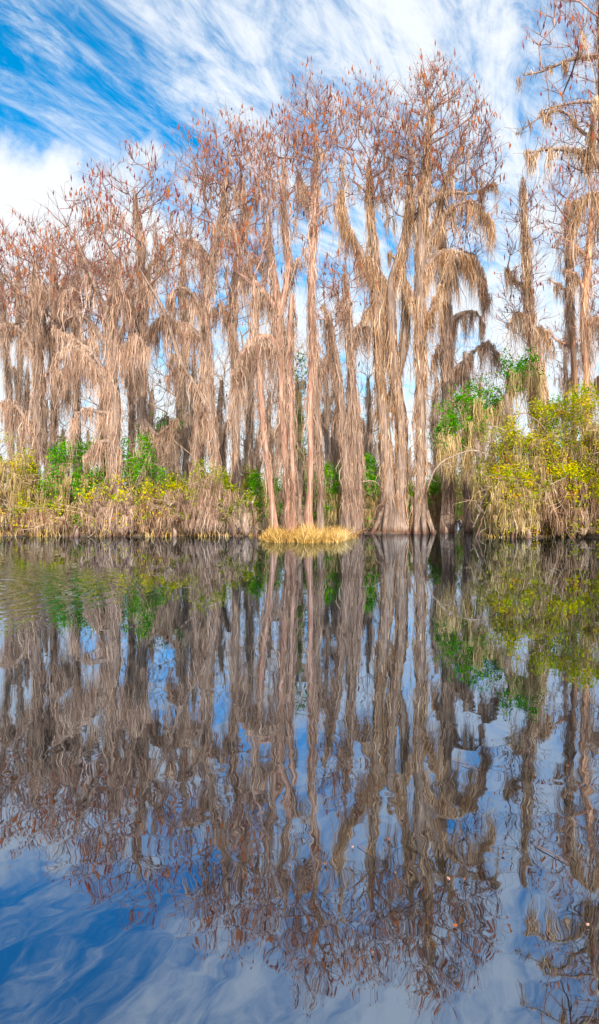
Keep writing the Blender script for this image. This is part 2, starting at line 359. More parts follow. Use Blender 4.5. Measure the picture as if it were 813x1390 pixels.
# ------------------------------------------------------------------ cypress trees
def tree(name, label, Y, stems, crowns=(), limbs=(), moss='moss_pink', bark='bark', rust='rust', cat='tree', group='cypress trees along the bank',
         moss_from=0.12, dens=1.0, ntw=4, rust_n=1.0, twig='twig', moss_crown=1.0, flute=0.10, bare_top=None, roots=0, crown_depth=0.8, moss_push=0.0):
    t0 = stems[0]; base = P(t0[0][0], HY, Y); base[2] = 0.0
    root = empty(name, base, label, cat, group)
    tbs = []; lbs = []; mb = MB(); bb = MB(); rb = MB()
    seeds = []; sw = Y / F
    zmax = max(P(s[-1][0], s[-1][1], Y)[2] for s in stems)
    for si, s in enumerate(stems):
        dy = rng.uniform(-0.35, 0.35) if si else 0.0
        pts = [np.append(P(px, py, Y + dy), hw * sw * (0.64 if py < 690 else 0.85)) for (px, py, hw) in s]
        if si == 0 or s[0][1] > 690: pts[0][2] = -0.3
        path = catmull(pts, 0.4)
        tb = MB(); tbs.append(tb); trunk_loft(tb, path, 16, flute, seed=int(rng.integers(1e6)))
        nseed = path[:, :3]
        H = path[:, 2]; h0, h1 = H.min(), H.max()
        seeds.append(nseed[H > h0 + (0.45 if len(crowns) else 0.7) * (h1 - h0)])
        # shaggy moss and peeling bark strips clothing the bole
        if moss:
            seglen = np.linalg.norm(np.diff(path[:, :3], axis=0), axis=1)
            total = seglen.sum(); n = int(total * 88 * dens * (0.35 + path[:, 3].mean() / 0.3))
            u = rng.uniform(moss_from if si == 0 else moss_from * 0.5, 1.0, n) * (len(path) - 1); i = np.minimum(u.astype(int), len(path) - 2); f = (u - i)[:, None]
            c = path[i] * (1 - f) + path[i + 1] * f
            a = rng.uniform(0, 2 * np.pi, n); dr = np.stack([np.cos(a), np.sin(a)], 1)
            frac = u / (len(path) - 1)
            ext = np.abs(rng.normal(0, 0.028, n)) + 0.008
            # patches where moss stands out in thick beards
            patchy = np.sin(c[:, 2] * 0.9 + a * 1.0 + si * 2) + np.sin(c[:, 2] * 2.3 + a * 2.0)
            ext = ext * (1 + 1.6 * np.maximum(0, patchy - 0.3))
            p = c[:, :3].copy(); p[:, :2] += dr * (c[:, 3] * 1.0 + 0.01)[:, None]
            Ln = rng.uniform(0.35, 1.5, n) * (0.7 + 0.6 * frac) * (1 + 0.35 * np.maximum(0, patchy))
            Ln = np.minimum(Ln, p[:, 2] - 0.05); ok = (Ln > 0.15) & (patchy > -1.15 + 0.5 * rng.uniform(-1, 1, n))
            strands(mb, p[ok], Ln[ok], rng.uniform(0.012, 0.040, ok.sum()), 5, push=(dr * ext[:, None])[ok], sway=0.025)
    seeds = np.concatenate(seeds) if seeds else np.zeros((0, 3))
    # traced limbs, moss draped
    for lm in limbs:
        pts, r0, mossy = lm[0], lm[1], lm[2]
        yy = Y + rng.uniform(-0.8, 0.8) * (0.4 if len(pts) < 4 else 1)
        Ys = np.linspace(Y, yy, len(pts))
        pl = catmull([np.append(P(a, b, q), max(0.02, r0 * sw * (1 - 0.8 * k / (len(pts) - 1)))) for k, ((a, b), q) in enumerate(zip(pts, Ys))], 0.25)
        lb_ = MB(); lbs.append(lb_); edges_tubes(lb_, pl[:-1, :3], pl[1:, :3], pl[:-1, 3], pl[1:, 3], 7)
        seeds = np.concatenate([seeds, pl[len(pl) // 3:, :3]])
        if moss and mossy > 0:
            n = max(3, int(len(pl) * 1.0 * mossy)); i = rng.integers(len(pl) // 5, len(pl), n)
            moss_clumps(mb, pl[i, :3] + rng.normal(0, 0.05, (n, 3)), rng.uniform(0.4, 1.0, n) ** 1.5 * (0.9 + 0.75 * mossy), rng.uniform(0.15, 0.34, n), 17, 0.03)
            n = int(len(pl) * 3 * mossy); i = rng.integers(0, len(pl), n)
            moss_clumps(mb, pl[i, :3] + rng.normal(0, 0.04, (n, 3)) + [0, 0, 0.07], rng.uniform(0.15, 0.7, n), np.full(n, 0.22), 7)
            # little side twigs on the limb
            n = len(pl) * 3; i = rng.integers(0, len(pl), n)
            d = rng.normal(0, 0.3, (n, 3)); d[:, 2] = np.abs(d[:, 2]) * 0.6
            edges_tubes(lb_, pl[i, :3], pl[i, :3] + d, np.full(n, 0.012), np.full(n, 0.006), 3)
    tops = []; nodes_all = []
    for (cx, cy, rx, ry, nt) in crowns:
        c = P(cx, cy, Y); r = np.array([rx * sw * 1.08, rx * sw * crown_depth, ry * sw])
        tg = in_ellipsoid(c, r, int(nt * 0.85))
        # the outline is ragged: lift some leaders out of the top
        nl = int(nt * 0.15); lead = in_ellipsoid(c, r * 0.95, nl); lead[:, 2] = c[2] + r[2] * rng.uniform(0.55, 1.08, nl) * np.sqrt(np.maximum(0.05, 1 - ((lead[:, 0] - c[0]) / r[0]) ** 2))
        tg = np.concatenate([tg, lead])
        arr, par, w, ns = grow(seeds, tg, up_pen=2.2, sag=0.10, step=0.6, jit=0.03)
        e = np.arange(ns, len(arr)); pa = par[e]
        ra = 0.012 * np.sqrt(np.minimum(w[e] * 1.15, 90)) ** 1.05; rb_ = ra * 0.92
        edges_tubes(bb, arr[pa], arr[e], ra, rb_, 4)
        nodes_all.append((arr, e, w, c, r))
        # twiglets
        small = e[(w[e] <= 6)]
        k = np.repeat(small, ntw); n = len(k)
        d = rng.normal(0, 0.75, (n, 3)); d[:, 2] = d[:, 2] * 0.5 + 0.5
        pd = arr[k] - arr[par[k]]; pd /= np.maximum(np.linalg.norm(pd, axis=1), 1e-3)[:, None]; d += pd * 1.1
        out = arr[k] - c; out[:, 2] *= 0.3; out /= np.maximum(np.linalg.norm(out, axis=1), 1e-3)[:, None]
        d += out * 0.5; d /= np.linalg.norm(d, axis=1)[:, None]
        Ls = rng.uniform(0.2, 0.75, n)
        q = arr[k] + d * Ls[:, None]
        edges_tubes(bb, arr[k], q, np.full(n, 0.009), np.full(n, 0.005), 3)
        q2 = q + (d + rng.normal(0, 0.45, (n, 3))) * rng.uniform(0.12, 0.35, n)[:, None]
        edges_tubes(bb, q, q2, np.full(n, 0.006), np.full(n, 0.004), 3)
        # rusty tassels hang from the twiglet ends, more of them high up
        fr = (q[:, 2] - (c[2] - r[2])) / (2 * r[2])
        sel = rng.uniform(0, 1, n) < np.clip(0.10 + 0.38 * fr, 0.05, 0.45) * rust_n * (0.35 + 1.1 * (np.sin(q[:, 0] * 1.9 + Y) * np.sin(q[:, 2] * 1.7) > -0.15))
        ends = np.where(rng.uniform(0, 1, (n, 1)) < 0.5, q, q2)
        spindles(rb, ends[sel], rng.uniform(0.14, 0.48, sel.sum()), rng.uniform(0.035, 0.10, sel.sum()), 0.15)
        # moss beards, longer and denser low in the crown
        if moss and moss_crown > 0:
            frn = (arr[e, 2] - (c[2] - r[2])) / (2 * r[2])
            pr = np.clip(0.8 - 1.05 * frn, 0.0, 0.8) * 0.22 * moss_crown
            # moss gathers on some limbs and leaves others bare
            cl = 0.5 + 0.5 * np.sin(arr[e, 0] * 1.7 + arr[e, 1] * 1.1 + Y) * np.sin(arr[e, 2] * 0.9 + 1.3 * Y)
            sel = rng.uniform(0, 1, len(e)) < pr * (0.2 + 1.5 * cl)
            pp = arr[e[sel]]; m_ = len(pp)
            ln = rng.uniform(0.5, 1.9, m_) * (1.25 - 0.75 * np.clip(frn[sel], 0, 1)) * (0.6 + 0.8 * cl[sel])
            moss_clumps(mb, pp, ln * 1.15, rng.uniform(0.10, 0.32, m_), 14, 0.035)
    if roots:
        b = P(t0[0][0], HY, Y); b[2] = 0; r0 = t0[0][2] * sw
        for k in range(roots):
            a = 2 * np.pi * k / roots + rng.uniform(-0.3, 0.3); d = np.array([math.cos(a), math.sin(a), 0])
            h = rng.uniform(0.7, 1.6); ln = r0 * rng.uniform(1.15, 1.5)
            pl = catmull([np.append(b + d * r0 * 0.55 + [0, 0, h], 0.12), np.append(b + d * r0 * 0.9 + [0, 0, h * 0.45], 0.13), np.append(b + d * ln - [0, 0, 0.15], 0.09)], 0.25)
            edges_tubes(tbs[0], pl[:-1, :3], pl[1:, :3], pl[:-1, 3], pl[1:, 3], 7)
    for tb in tbs: tb.build('trunk', M[bark], root, base)
    for lb_ in lbs: lb_.build('limb', M[bark], root, base)
    if bb.n: bb.build('branches', M[twig], root, base)
    if rb.n: rb.build('crown', M[rust], root, base)
    if mb.n: mb.build('hanging_moss', M[moss], root, base)
    return root

G = 'moss-hung cypress trees along the bank'
# left group
tree('cypress_tree', 'leftmost cypress with a broad curtain of moss round its trunk', 29.5,
     [[(46, 700, 12), (47, 640, 9), (49, 590, 9), (50, 540, 9), (52, 470, 8), (46, 400, 6), (50, 345, 3)]],
     [(50, 388, 66, 78, 170)],
     [([(50, 550), (56, 520), (66, 505), (82, 506), (92, 525)], 4, 2.2), ([(48, 590), (30, 560), (15, 545), (2, 548)], 4, 2.0), ([(50, 480), (30, 450), (10, 440), (-12, 450)], 4, 1.6), ([(47, 430), (25, 395), (0, 370), (-20, 362)], 3, 0.8), ([(48, 440), (72, 408), (92, 378)], 3, 0.9),
      ([(50, 470), (70, 440), (90, 430), (102, 445)], 4, 2.0)], moss_crown=3.0, dens=1.0, group=G)
tree('cypress_tree', 'thin cypress stem half hidden behind the leftmost moss curtain', 32,
     [[(16, 700, 6), (17, 640, 5), (14, 560, 5), (8, 460, 4), (4, 380, 3)]], [(0, 385, 50, 72, 90)], [], moss='moss_grey', moss_crown=3.0, group=G)
tree('cypress_tree', 'cypress over the left bank with a swollen shaggy trunk at the waterline', 27.8,
     [[(158, 728, 19), (159, 690, 14), (158, 640, 11), (158, 590, 10), (156, 540, 10), (150, 480, 9), (152, 420, 8), (158, 370, 6), (150, 340, 3)],
      [(152, 440, 6), (135, 400, 5), (118, 360, 4), (103, 325, 2)]],
     [(118, 362, 62, 80, 210)],
     [([(155, 540), (135, 505), (115, 480), (95, 470), (80, 482)], 5, 2.6), ([(158, 560), (140, 560), (115, 556), (100, 570)], 4, 1.8), ([(152, 478), (125, 440), (90, 412), (52, 384)], 4.5, 1.2), ([(156, 530), (130, 485), (104, 462), (74, 446)], 4, 1.3), ([(155, 470), (172, 430), (182, 395)], 3.5, 1.0), ([(155, 500), (170, 470), (185, 455), (197, 470)], 4, 2.2),
      ([(156, 600), (135, 600), (118, 620)], 4, 1.6)], moss_crown=3.0, dens=1.0, group=G, roots=4, moss_from=0.05)
tree('cypress_tree', 'tall cypress behind the swollen one, its airy crown against the blue gap at upper left', 31,
     [[(200, 705, 12), (199, 640, 10), (196, 600, 9), (194, 540, 9), (193, 480, 8), (194, 400, 7), (192, 330, 5), (186, 290, 3), (183, 255, 1.5)],
      [(194, 410, 4), (210, 380, 3.5), (235, 345, 2.5)]],
     [(185, 300, 68, 84, 200), (155, 410, 60, 60, 80)],
     [([(193, 470), (210, 440), (228, 430), (240, 445)], 4, 2.2), ([(194, 440), (165, 400), (135, 368), (108, 345)], 3.5, 0.7), ([(193, 390), (212, 350), (238, 318)], 3, 0.5), ([(194, 520), (180, 500), (172, 510)], 3, 1.6), ([(196, 570), (215, 590), (240, 570)], 4, 1.6)],
     rust='rust_dark', moss_crown=2.6, dens=0.95, group=G)
tree('cypress_tree', 'cypress with a long limb slanting down from upper left onto its forked moss-clad trunk', 30,
     [[(296, 705, 13), (294, 640, 10), (287, 570, 10), (283, 505, 9), (279, 430, 8), (290, 350, 7), (300, 290, 5), (306, 240, 2)],
      [(285, 560, 6), (268, 525, 5), (248, 494, 5), (233, 452, 4.5), (218, 412, 4), (203, 387, 3), (190, 365, 2)],
      [(262, 700, 7), (266, 600, 6), (274, 520, 5), (283, 480, 4)]],
     [(300, 245, 64, 74, 210), (270, 380, 56, 72, 110)],
     [([(280, 430), (262, 400), (245, 390), (232, 402)], 4, 2.6), ([(282, 470), (255, 440), (240, 440)], 4, 2.4), ([(290, 360), (268, 330), (252, 326)], 4, 2.0),
      ([(248, 494), (240, 500), (228, 512)], 3, 1.6)], moss_crown=2.3, dens=0.9, group=G)
tree('cypress_tree', 'straight slender cypress just right of the forked one, moss pulled tight round its bole', 31,
     [[(322, 705, 10), (321, 622, 8), (320, 532, 8), (318, 480, 7), (317, 412, 7), (325, 340, 6), (332, 280, 4), (328, 230, 2)]],
     [(335, 262, 52, 84, 170), (330, 380, 40, 50, 50)],
     [([(317, 440), (300, 415), (292, 420)], 3, 2.2), ([(322, 380), (345, 350), (358, 360)], 3, 2.2)], moss_crown=1.5, dens=0.8, group=G)
# the three on the grass tussock
tree('cypress_tree', 'left cypress of the three rising out of the straw grass islet, leaning slightly left', 25.5,
     [[(374, 722, 8), (370, 680, 6), (364, 630, 6), (358, 580, 6), (354, 525, 6), (349, 470, 5), (346, 418, 4), (345, 375, 2.5)]], [(345, 350, 30, 42, 40)],
     [([(352, 500), (345, 470), (340, 462)], 3, 1.5)], bark='bark_warm', moss_from=0.25, dens=0.6, moss_crown=1.2, group=G)
tree('cypress_tree', 'thickest of the three cypresses on the straw grass islet, an arched mossy limb at left', 25.8,
     [[(394, 724, 9), (393, 690, 7), (390, 653, 7), (386, 590, 8), (383, 515, 9), (379, 456, 9), (378, 415, 8), (370, 365, 7), (366, 330, 5), (365, 294, 3)],
      [(380, 430, 7), (388, 394, 6), (393, 355, 5), (387, 300, 4.5), (385, 262, 4), (387, 215, 2)],
      [(399, 715, 5), (398, 640, 5), (396, 560, 5), (394, 470, 5), (398, 400, 4)]],
     [(386, 240, 42, 66, 120)],
     [([(381, 480), (366, 458), (346, 462), (329, 483), (321, 512)], 6, 3.0), ([(379, 425), (358, 395), (338, 372)], 5, 2.2), ([(392, 370), (405, 355), (412, 340)], 3, 1.6)],
     bark='bark_warm', moss_from=0.18, dens=1.0, moss_crown=1.4, group=G)
tree('cypress_tree', 'right cypress on the straw grass islet, a very tall straight pole with open crown', 26.2,
     [[(417, 722, 8), (418, 690, 6), (420, 663, 5.5), (420, 567, 5.5), (423, 480, 6), (422, 400, 6.5), (424, 340, 7), (427, 287, 7), (426, 245, 5), (427, 205, 3), (426, 165, 1.5)]],
     [(425, 192, 42, 74, 130), (420, 300, 22, 40, 25)],
     [([(425, 270), (412, 255), (405, 235)], 3, 1.8), ([(425, 300), (440, 283), (455, 275)], 2.5, 0.5)],
     bark='bark_warm', moss_from=0.3, dens=0.6, moss_crown=0.5, rust='rust', group=G)
tree('cypress_tree', 'short thin dead-topped cypress stem close behind the straight pole of the grass islet', 29,
     [[(434, 705, 6), (433, 640, 5), (431, 580, 5), (428, 525, 5), (427, 470, 4), (424, 430, 2.5)]], [], [([(428, 530), (445, 480), (450, 470)], 2.5, 1.0)], group=G, moss_from=0.2)
tree('cypress_tree', 'short cypress with candelabra arms full of moss between the islet and the great double trunk', 29.5,
     [[(470, 705, 8), (468, 626, 7), (465, 580, 7), (460, 530, 7), (456, 490, 6), (450, 460, 5), (441, 436, 3)],
      [(466, 590, 4), (476, 540, 4), (474, 500, 3)]], [(448, 420, 22, 40, 45)],
     [([(457, 505), (442, 490), (432, 497)], 3, 1.8), ([(452, 465), (446, 430), (438, 415)], 3, 1.5)], moss='moss_pink', moss_crown=1.2, rust_n=0.25, group=G, dens=1.1)
tree('cypress_tree', 'shaggy mid-height cypress with a thin pink twig top left of the great double trunk', 30,
     [[(481, 712, 9), (480, 670, 6), (478, 600, 6), (477, 550, 7), (475, 498, 6), (473, 429, 5), (470, 390, 4), (467, 360, 2)],
      [(488, 700, 5), (487, 600, 4.5), (482, 540, 4), (478, 500, 3)]], [(468, 392, 34, 46, 70)],
     [([(474, 460), (488, 440), (496, 445)], 3, 2.2), ([(473, 430), (460, 410), (455, 400)], 3, 1.8)], moss_crown=0.8, rust_n=0.6, group=G)
# the great pair
tree('cypress_tree', 'great many-stemmed cypress with a buttressed base at the water, topped by a tall rusty fan', 31,
     [[(530, 724, 24), (528, 695, 17), (526, 650, 15), (521, 581, 11), (515, 512, 10), (511, 426, 9), (509, 357, 9), (503, 300, 7), (501, 250, 4), (500, 215, 2)],
      [(541, 722, 14), (544, 660, 12), (543, 581, 11), (532, 478, 10), (530, 392, 9), (542, 347, 7), (552, 300, 6), (556, 253, 4), (556, 215, 2)],
      [(524, 560, 8), (540, 500, 8), (549, 450, 8), (548, 400, 7), (545, 360, 5), (547, 320, 3)],
      [(514, 500, 5), (520, 430, 5), (522, 380, 4)]],
     [(495, 200, 52, 84, 230), (548, 240, 46, 70, 140)],
     [([(509, 390), (493, 350), (468, 300), (461, 262)], 6, 2.8), ([(530, 400), (515, 370), (500, 350)], 4, 1.4), ([(512, 430), (500, 420), (492, 436)], 4, 2.0), ([(545, 370), (535, 350), (528, 345)], 4, 1.6)],
     moss='moss_tan', moss_crown=1.5, dens=1.0, group=G, roots=7, moss_from=0.03, flute=0.14)
tree('cypress_tree', 'tallest cypress, a single bole just right of the buttressed many-stemmed one', 30.2,
     [[(571, 726, 13), (568, 690, 11), (569, 640, 10), (571, 553, 10), (569, 478, 10), (570, 409, 10), (571, 340, 10), (572, 290, 9), (576, 240, 6), (578, 198, 4), (586, 140, 2)],
      [(571, 330, 6), (590, 300, 5), (598, 262, 4), (612, 225, 2.5)]],
     [(588, 195, 62, 88, 270), (632, 240, 46, 66, 130), (588, 130, 22, 42, 45)],
     [([(572, 345), (592, 310), (612, 282), (642, 275), (664, 300)], 5, 2.2), ([(571, 375), (595, 344), (618, 342), (640, 350)], 5, 2.4), ([(576, 280), (606, 262), (640, 262), (668, 250)], 4, 0.9),
      ([(570, 440), (585, 420), (597, 388)], 4, 2.2), ([(571, 420), (558, 405), (552, 385)], 3, 1.6)],
     moss='moss_tan', moss_crown=1.5, dens=1.0, group=G, roots=5, moss_from=0.04)
tree('cypress_tree', 'cypress behind the tallest one, its drooping mossy limbs over the gap at right', 33,
     [[(607, 705, 11), (607, 640, 10), (606, 536, 11), (606, 460, 12), (603, 392, 10), (600, 330, 7), (596, 280, 4)],
      [(634, 700, 6), (633, 600, 6), (632, 530, 6), (630, 478, 4)]],
     [(612, 330, 40, 62, 80)],
     [([(604, 390), (620, 352), (638, 346), (652, 366), (658, 405)], 5, 3.0), ([(607, 510), (622, 498), (642, 478), (661, 465), (672, 478)], 4, 2.4), ([(605, 440), (625, 426), (645, 424), (655, 440)], 4, 2.2),
      ([(606, 470), (594, 470), (588, 490)], 3, 1.8), ([(606, 550), (625, 540), (640, 545)], 3, 1.6)], moss='moss_pink', moss_crown=1.3, rust='rust_dark', dens=0.9, group=G)
# right side
tree('cypress_tree', 'narrow cypress leaning left above the right-hand shrubs, with a wispy dark top', 31,
     [[(742, 710, 14), (740, 600, 13), (735, 540, 12), (727, 480, 10), (721, 440, 8), (717, 390, 6), (713, 330, 4), (710, 280, 2.5), (709, 240, 1.5)],
      [(724, 560, 9), (722, 520, 7), (722, 490, 5)]],
     [(712, 330, 26, 84, 80), (705, 420, 30, 50, 50)],
     [([(720, 440), (703, 425), (690, 440)], 3, 2.0), ([(722, 455), (735, 445), (745, 462)], 3, 2.2), ([(716, 390), (700, 382), (688, 365)], 2.5, 1.2)],
     rust='rust_dark', moss_crown=0.9, dens=1.2, moss='moss_tan', rust_n=0.4, group=G, crown_depth=1.0)
tree('cypress_tree', 'straight orange-barked pole with an almost bare bole above the right-hand shrubs', 33,
     [[(781, 710, 7), (780, 600, 6), (779, 521, 6), (775, 440, 5.5), (773, 380, 5), (771, 320, 3.5), (769, 270, 2)]],
     [(770, 300, 38, 66, 100)],
     [([(774, 400), (755, 385), (745, 380)], 2.5, 1.0), ([(776, 470), (755, 462), (745, 450)], 2, 0.5)], bark='bark_orange', moss_from=0.62, dens=0.8, moss_crown=0.9, rust_n=0.8, group=G)
tree('cypress_tree', 'moss-padded cypress stem nearest the right edge, standing beside the orange-barked pole', 31.5,
     [[(798, 710, 9), (797, 600, 8), (796, 524, 7), (793, 440, 7), (795, 380, 7), (800, 320, 6), (804, 270, 3)]],
     [(802, 320, 40, 66, 100)],
     [([(795, 400), (780, 372), (765, 368)], 3, 1.4), ([(797, 350), (775, 330), (760, 322)], 3, 1.2), ([(795, 450), (808, 430), (818, 440)], 3, 2.2)], moss='moss_pink', bark='bark_orange', dens=0.6, moss_crown=0.8, rust_n=0.6, group=G)
tree('cypress_tree', 'near cypress at the upper right edge, only its reaching limbs and crown in view', 23.5,
     [[(862, 745, 16), (855, 600, 13), (845, 450, 12), (835, 320, 12), (825, 230, 11), (818, 150, 9), (816, 60, 7), (818, -40, 4), (820, -120, 2)]],
     [(822, 40, 96, 150, 260), (806, 190, 60, 50, 70)],
     [([(826, 240), (812, 222), (795, 208), (775, 204), (745, 202), (715, 208)], 6, 1.0), ([(812, 222), (802, 200), (802, 172), (808, 135)], 5, 1.0), ([(816, 140), (790, 138), (765, 142), (735, 150)], 3, 0.3),
      ([(817, 75), (790, 77), (765, 84), (735, 97), (710, 102)], 3.5, 0.35), ([(820, 190), (790, 180), (770, 155), (745, 152), (700, 182)], 3, 0.3), ([(830, 280), (805, 265), (780, 275)], 5, 2.4)],
     moss='moss_tan', moss_crown=0.3, dens=0.5, rust='rust_dark', rust_n=0.9, group=G, crown_depth=0.7, ntw=4)
print('trees', round(time.time() - T0, 1))

# ------------------------------------------------------------------ shrubs
def shrub(name, label, cx, Y, hw, top, leaf='leaf_yellow', moss='moss_gold', nleaf=1500, nmoss=1.0, cat='shrub', group='shrubs along the bank',
          bottom=0.0, n=70, skirt=1.0, lsize=(0.07, 0.15), leafy_top=0.6, stems=4, twig='twig_pale', depth=0.8, gap=0.0):
    sw = Y / F; base = P(cx, HY, Y); base[2] = 0.1
    root = empty(name, base, label, cat, group)
    zt = CH + (HY - top) / F * Y; z0 = 0.15 + bottom
    c = np.array([base[0], Y, z0 + (zt - z0) * 0.42]); r = np.array([hw * sw, hw * sw * depth, (zt - z0) * 0.58])
    seeds = []
    bb = MB(); tb = MB(); lb = MB(); mb = MB()
    for k in range(stems):
        a = rng.uniform(0, 6.28); b0 = base + [math.cos(a) * 0.05, math.sin(a) * 0.05, -0.25]
        tipp = c + [math.cos(a) * hw * sw * 0.45, math.sin(a) * hw * sw * 0.45, r[2] * rng.uniform(0.1, 0.5)]
        ctrl = (b0 + tipp) / 2 + rng.normal(0, 0.15, 3)
        pl = catmull([np.append(b0, 0.06), np.append(ctrl, 0.045), np.append(tipp, 0.02)], 0.25)
        edges_tubes(tb, pl[:-1, :3], pl[1:, :3], pl[:-1, 3], pl[1:, 3], 6)
        seeds.append(pl[2:, :3])
    seeds = np.concatenate(seeds)
    tg = in_ellipsoid(c, r, n, shell=0.35); tg = tg[tg[:, 2] > 0.25 + bottom]
    arr, par, w, ns = grow(seeds, tg, up_pen=0.5, sag=-0.1, step=0.3)
    e = np.arange(ns, len(arr)); ra = 0.008 * np.sqrt(np.minimum(w[e], 30))
    edges_tubes(bb, arr[par[e]], arr[e], ra, ra * 0.9, 4)
    k = np.repeat(e[w[e] <= 4], 3); m = len(k)
    d = rng.normal(0, 1, (m, 3)); d /= np.linalg.norm(d, axis=1)[:, None]
    q = arr[k] + d * rng.uniform(0.1, 0.4, m)[:, None]
    edges_tubes(bb, arr[k], q, np.full(m, 0.007), np.full(m, 0.004), 3)
    # leaves gather in sprays at the twig ends
    nsp = max(8, nleaf // 9); fz = (q[:, 2] - z0) / max(0.1, zt - z0)
    pw = np.clip(fz, 0.03, 1) ** (leafy_top * 2); pw = pw * (0.15 + (np.sin(q[:, 0] * 2.1 + Y) * np.sin(q[:, 2] * 2.6 + cx) > -0.2)); pw /= pw.sum()
    sp = rng.choice(m, nsp, p=pw); idx = np.repeat(sp, 9)
    pos = q[idx] + rng.normal(0, 0.12, (len(idx), 3))
    leaves(lb, pos, rng.uniform(lsize[0], lsize[1], len(idx)))
    nt_ = int(60 * hw / 40); far_ = np.argsort(-np.linalg.norm((q - c) / r, axis=1))[:max(nt_, m // 3)]
    for q0 in q[rng.choice(far_, nt_)]:
        if q0[2] < 0.3: continue
        d0 = rng.normal(0, 0.28, 3); d1 = d0 + rng.normal(0, 0.3, 3)
        pl = catmull([np.append(q0, .014), np.append(q0 + d0, .012), np.append(q0 + d0 + d1 * [1, 1, .5], .008), np.append(q0 + d0 + d1 - [0, 0, .25], .005)], 0.1)
        edges_tubes(bb, pl[:-1, :3], pl[1:, :3], pl[:-1, 3], pl[1:, 3], 3)
    no = int(nleaf / 9) + 35                                              # outermost sprays, in loose drifts
    D = rng.normal(0, 1, (no * 3, 3)); D /= np.linalg.norm(D, axis=1)[:, None]
    D = D[(np.sin(D[:, 0] * 7 + cx) + np.sin(D[:, 2] * 8 + cx * 2) + D[:, 2] * 0.4 > 0.3)][:no]
    cc = c + D * r * rng.uniform(0.92, 1.08, (len(D), 1)); cc = cc[cc[:, 2] > 0.3]
    idx = np.repeat(np.arange(len(cc)), 10)
    leaves(lb, cc[idx] + rng.normal(0, 0.11, (len(idx), 3)), rng.uniform(lsize[0], lsize[1], len(idx)))
    # moss beards from the twigs, and a skirt that reaches down to the water
    n1 = int(95 * nmoss * hw / 40)
    if n1:
        i = e[rng.integers(0, len(e), n1)]; pp = arr[i]
        ln = np.minimum(rng.uniform(0.4, 1.5, n1), pp[:, 2] - 0.1); ok = ln > 0.2
        moss_clumps(mb, pp[ok], ln[ok], rng.uniform(0.15, 0.45, ok.sum()), 10, 0.05)
    n2 = int(75 * skirt * hw / 40)
    if n2:
        a = rng.uniform(0, 2 * np.pi, n2); rr = rng.uniform(0.6, 1.0, n2)
        zz = z0 + (zt - z0) * rng.uniform(0.12, 0.62, n2)
        lump = 1 + 0.12 * np.sin(a * 5 + cx) + 0.08 * np.sin(a * 11)
        pp = np.stack([c[0] + r[0] * np.cos(a) * rr * lump, c[1] + r[1] * np.sin(a) * rr * lump, zz], 1)
        shr = np.sqrt(np.maximum(0.15, 1 - ((zz - c[2]) / (r[2] * 1.15)) ** 2)); pp[:, :2] = c[:2] + (pp[:, :2] - c[:2]) * shr[:, None]
        ln = np.minimum(rng.uniform(0.3, 1.8, n2), pp[:, 2] - rng.uniform(-0.05, 1.3, n2) * (np.sin(a * 9 + cx) > -0.3)); ok = ln > 0.15
        moss_clumps(mb, pp[ok], ln[ok], rng.uniform(0.12, 0.35, ok.sum()), 14, 0.04)
    tb.build('stem', M['bark_pale' if twig == 'twig_pale' else 'bark'], root, base)
    bb.build('branches', M[twig], root, base)
    if lb.n: lb.build('foliage', M[leaf], root, base)
    if mb.n: mb.build('hanging_moss', M[moss], root, base)
    return root

SG = 'shrubs along the bank'
shrub('shrub', 'yellow-leaved shrub at the left edge of the bank, beside the leftmost trunk', 8, 28.5, 42, 592, 'leaf_yellow', nleaf=2000, nmoss=1.2)
shrub('shrub', 'low straw-brown mound of drooping moss at the waterline under the leftmost trunk', 55, 27.9, 40, 682, 'leaf_yellow', nleaf=350, nmoss=0.9, skirt=1.2, moss='moss_tan')
shrub('shrub', 'loose green and yellow shrub between the leftmost and the swollen trunk', 98, 29.2, 42, 600, 'leaf_green', nleaf=2300, nmoss=0.9, skirt=0.7)
shrub('shrub', 'bright green shrub just left of the swollen trunk', 132, 28.6, 30, 598, 'leaf_green', nleaf=2000, nmoss=0.6, skirt=0.5)
shrub('shrub', 'fresh green bush high behind the right side of the swollen trunk', 188, 28.6, 36, 592, 'leaf_green', nleaf=2200, nmoss=0.5, skirt=0.3)
shrub('shrub', 'moss-skirted shrub wrapped round the foot of the swollen trunk', 150, 27.6, 40, 646, 'leaf_yellow', nleaf=500, nmoss=1.5, skirt=1.5, moss='moss_pink')
shrub('shrub', 'tan thicket with scattered yellow leaves right of the swollen trunk', 218, 28.0, 40, 652, 'leaf_yellow', nleaf=800, nmoss=1.6, skirt=1.3, moss='moss_tan')
shrub('shrub', 'widest moss-draped thicket below the forked cypress', 272, 27.8, 48, 628, 'leaf_olive', nleaf=1100, nmoss=1.7, skirt=1.5, moss='moss_pink')
shrub('shrub', 'dome-shaped moss-draped shrub at the right end of the left bank, left of the grass islet', 322, 27.9, 27, 662, 'leaf_olive', nleaf=450, nmoss=1.6, skirt=1.7, moss='moss_grey')
shrub('shrub', 'dark green shrub behind the left trunk of the grass islet', 356, 29.5, 22, 640, 'leaf_green', nleaf=1300, nmoss=0.8, skirt=0.8)
shrub('shrub', 'green shrub behind the middle of the grass islet', 404, 34, 30, 630, 'leaf_green', nleaf=1300, nmoss=1.0, skirt=0.9, moss='moss_grey')
shrub('shrub', 'mossy green shrub behind the right end of the grass islet', 450, 31.5, 30, 632, 'leaf_green', nleaf=1900, nmoss=0.9, skirt=1.0, moss='moss_gold')
shrub('shrub', 'green shrub tucked against the left side of the great buttress', 496, 31.8, 24, 620, 'leaf_green', nleaf=1900, nmoss=0.8, skirt=0.8, moss='moss_gold')
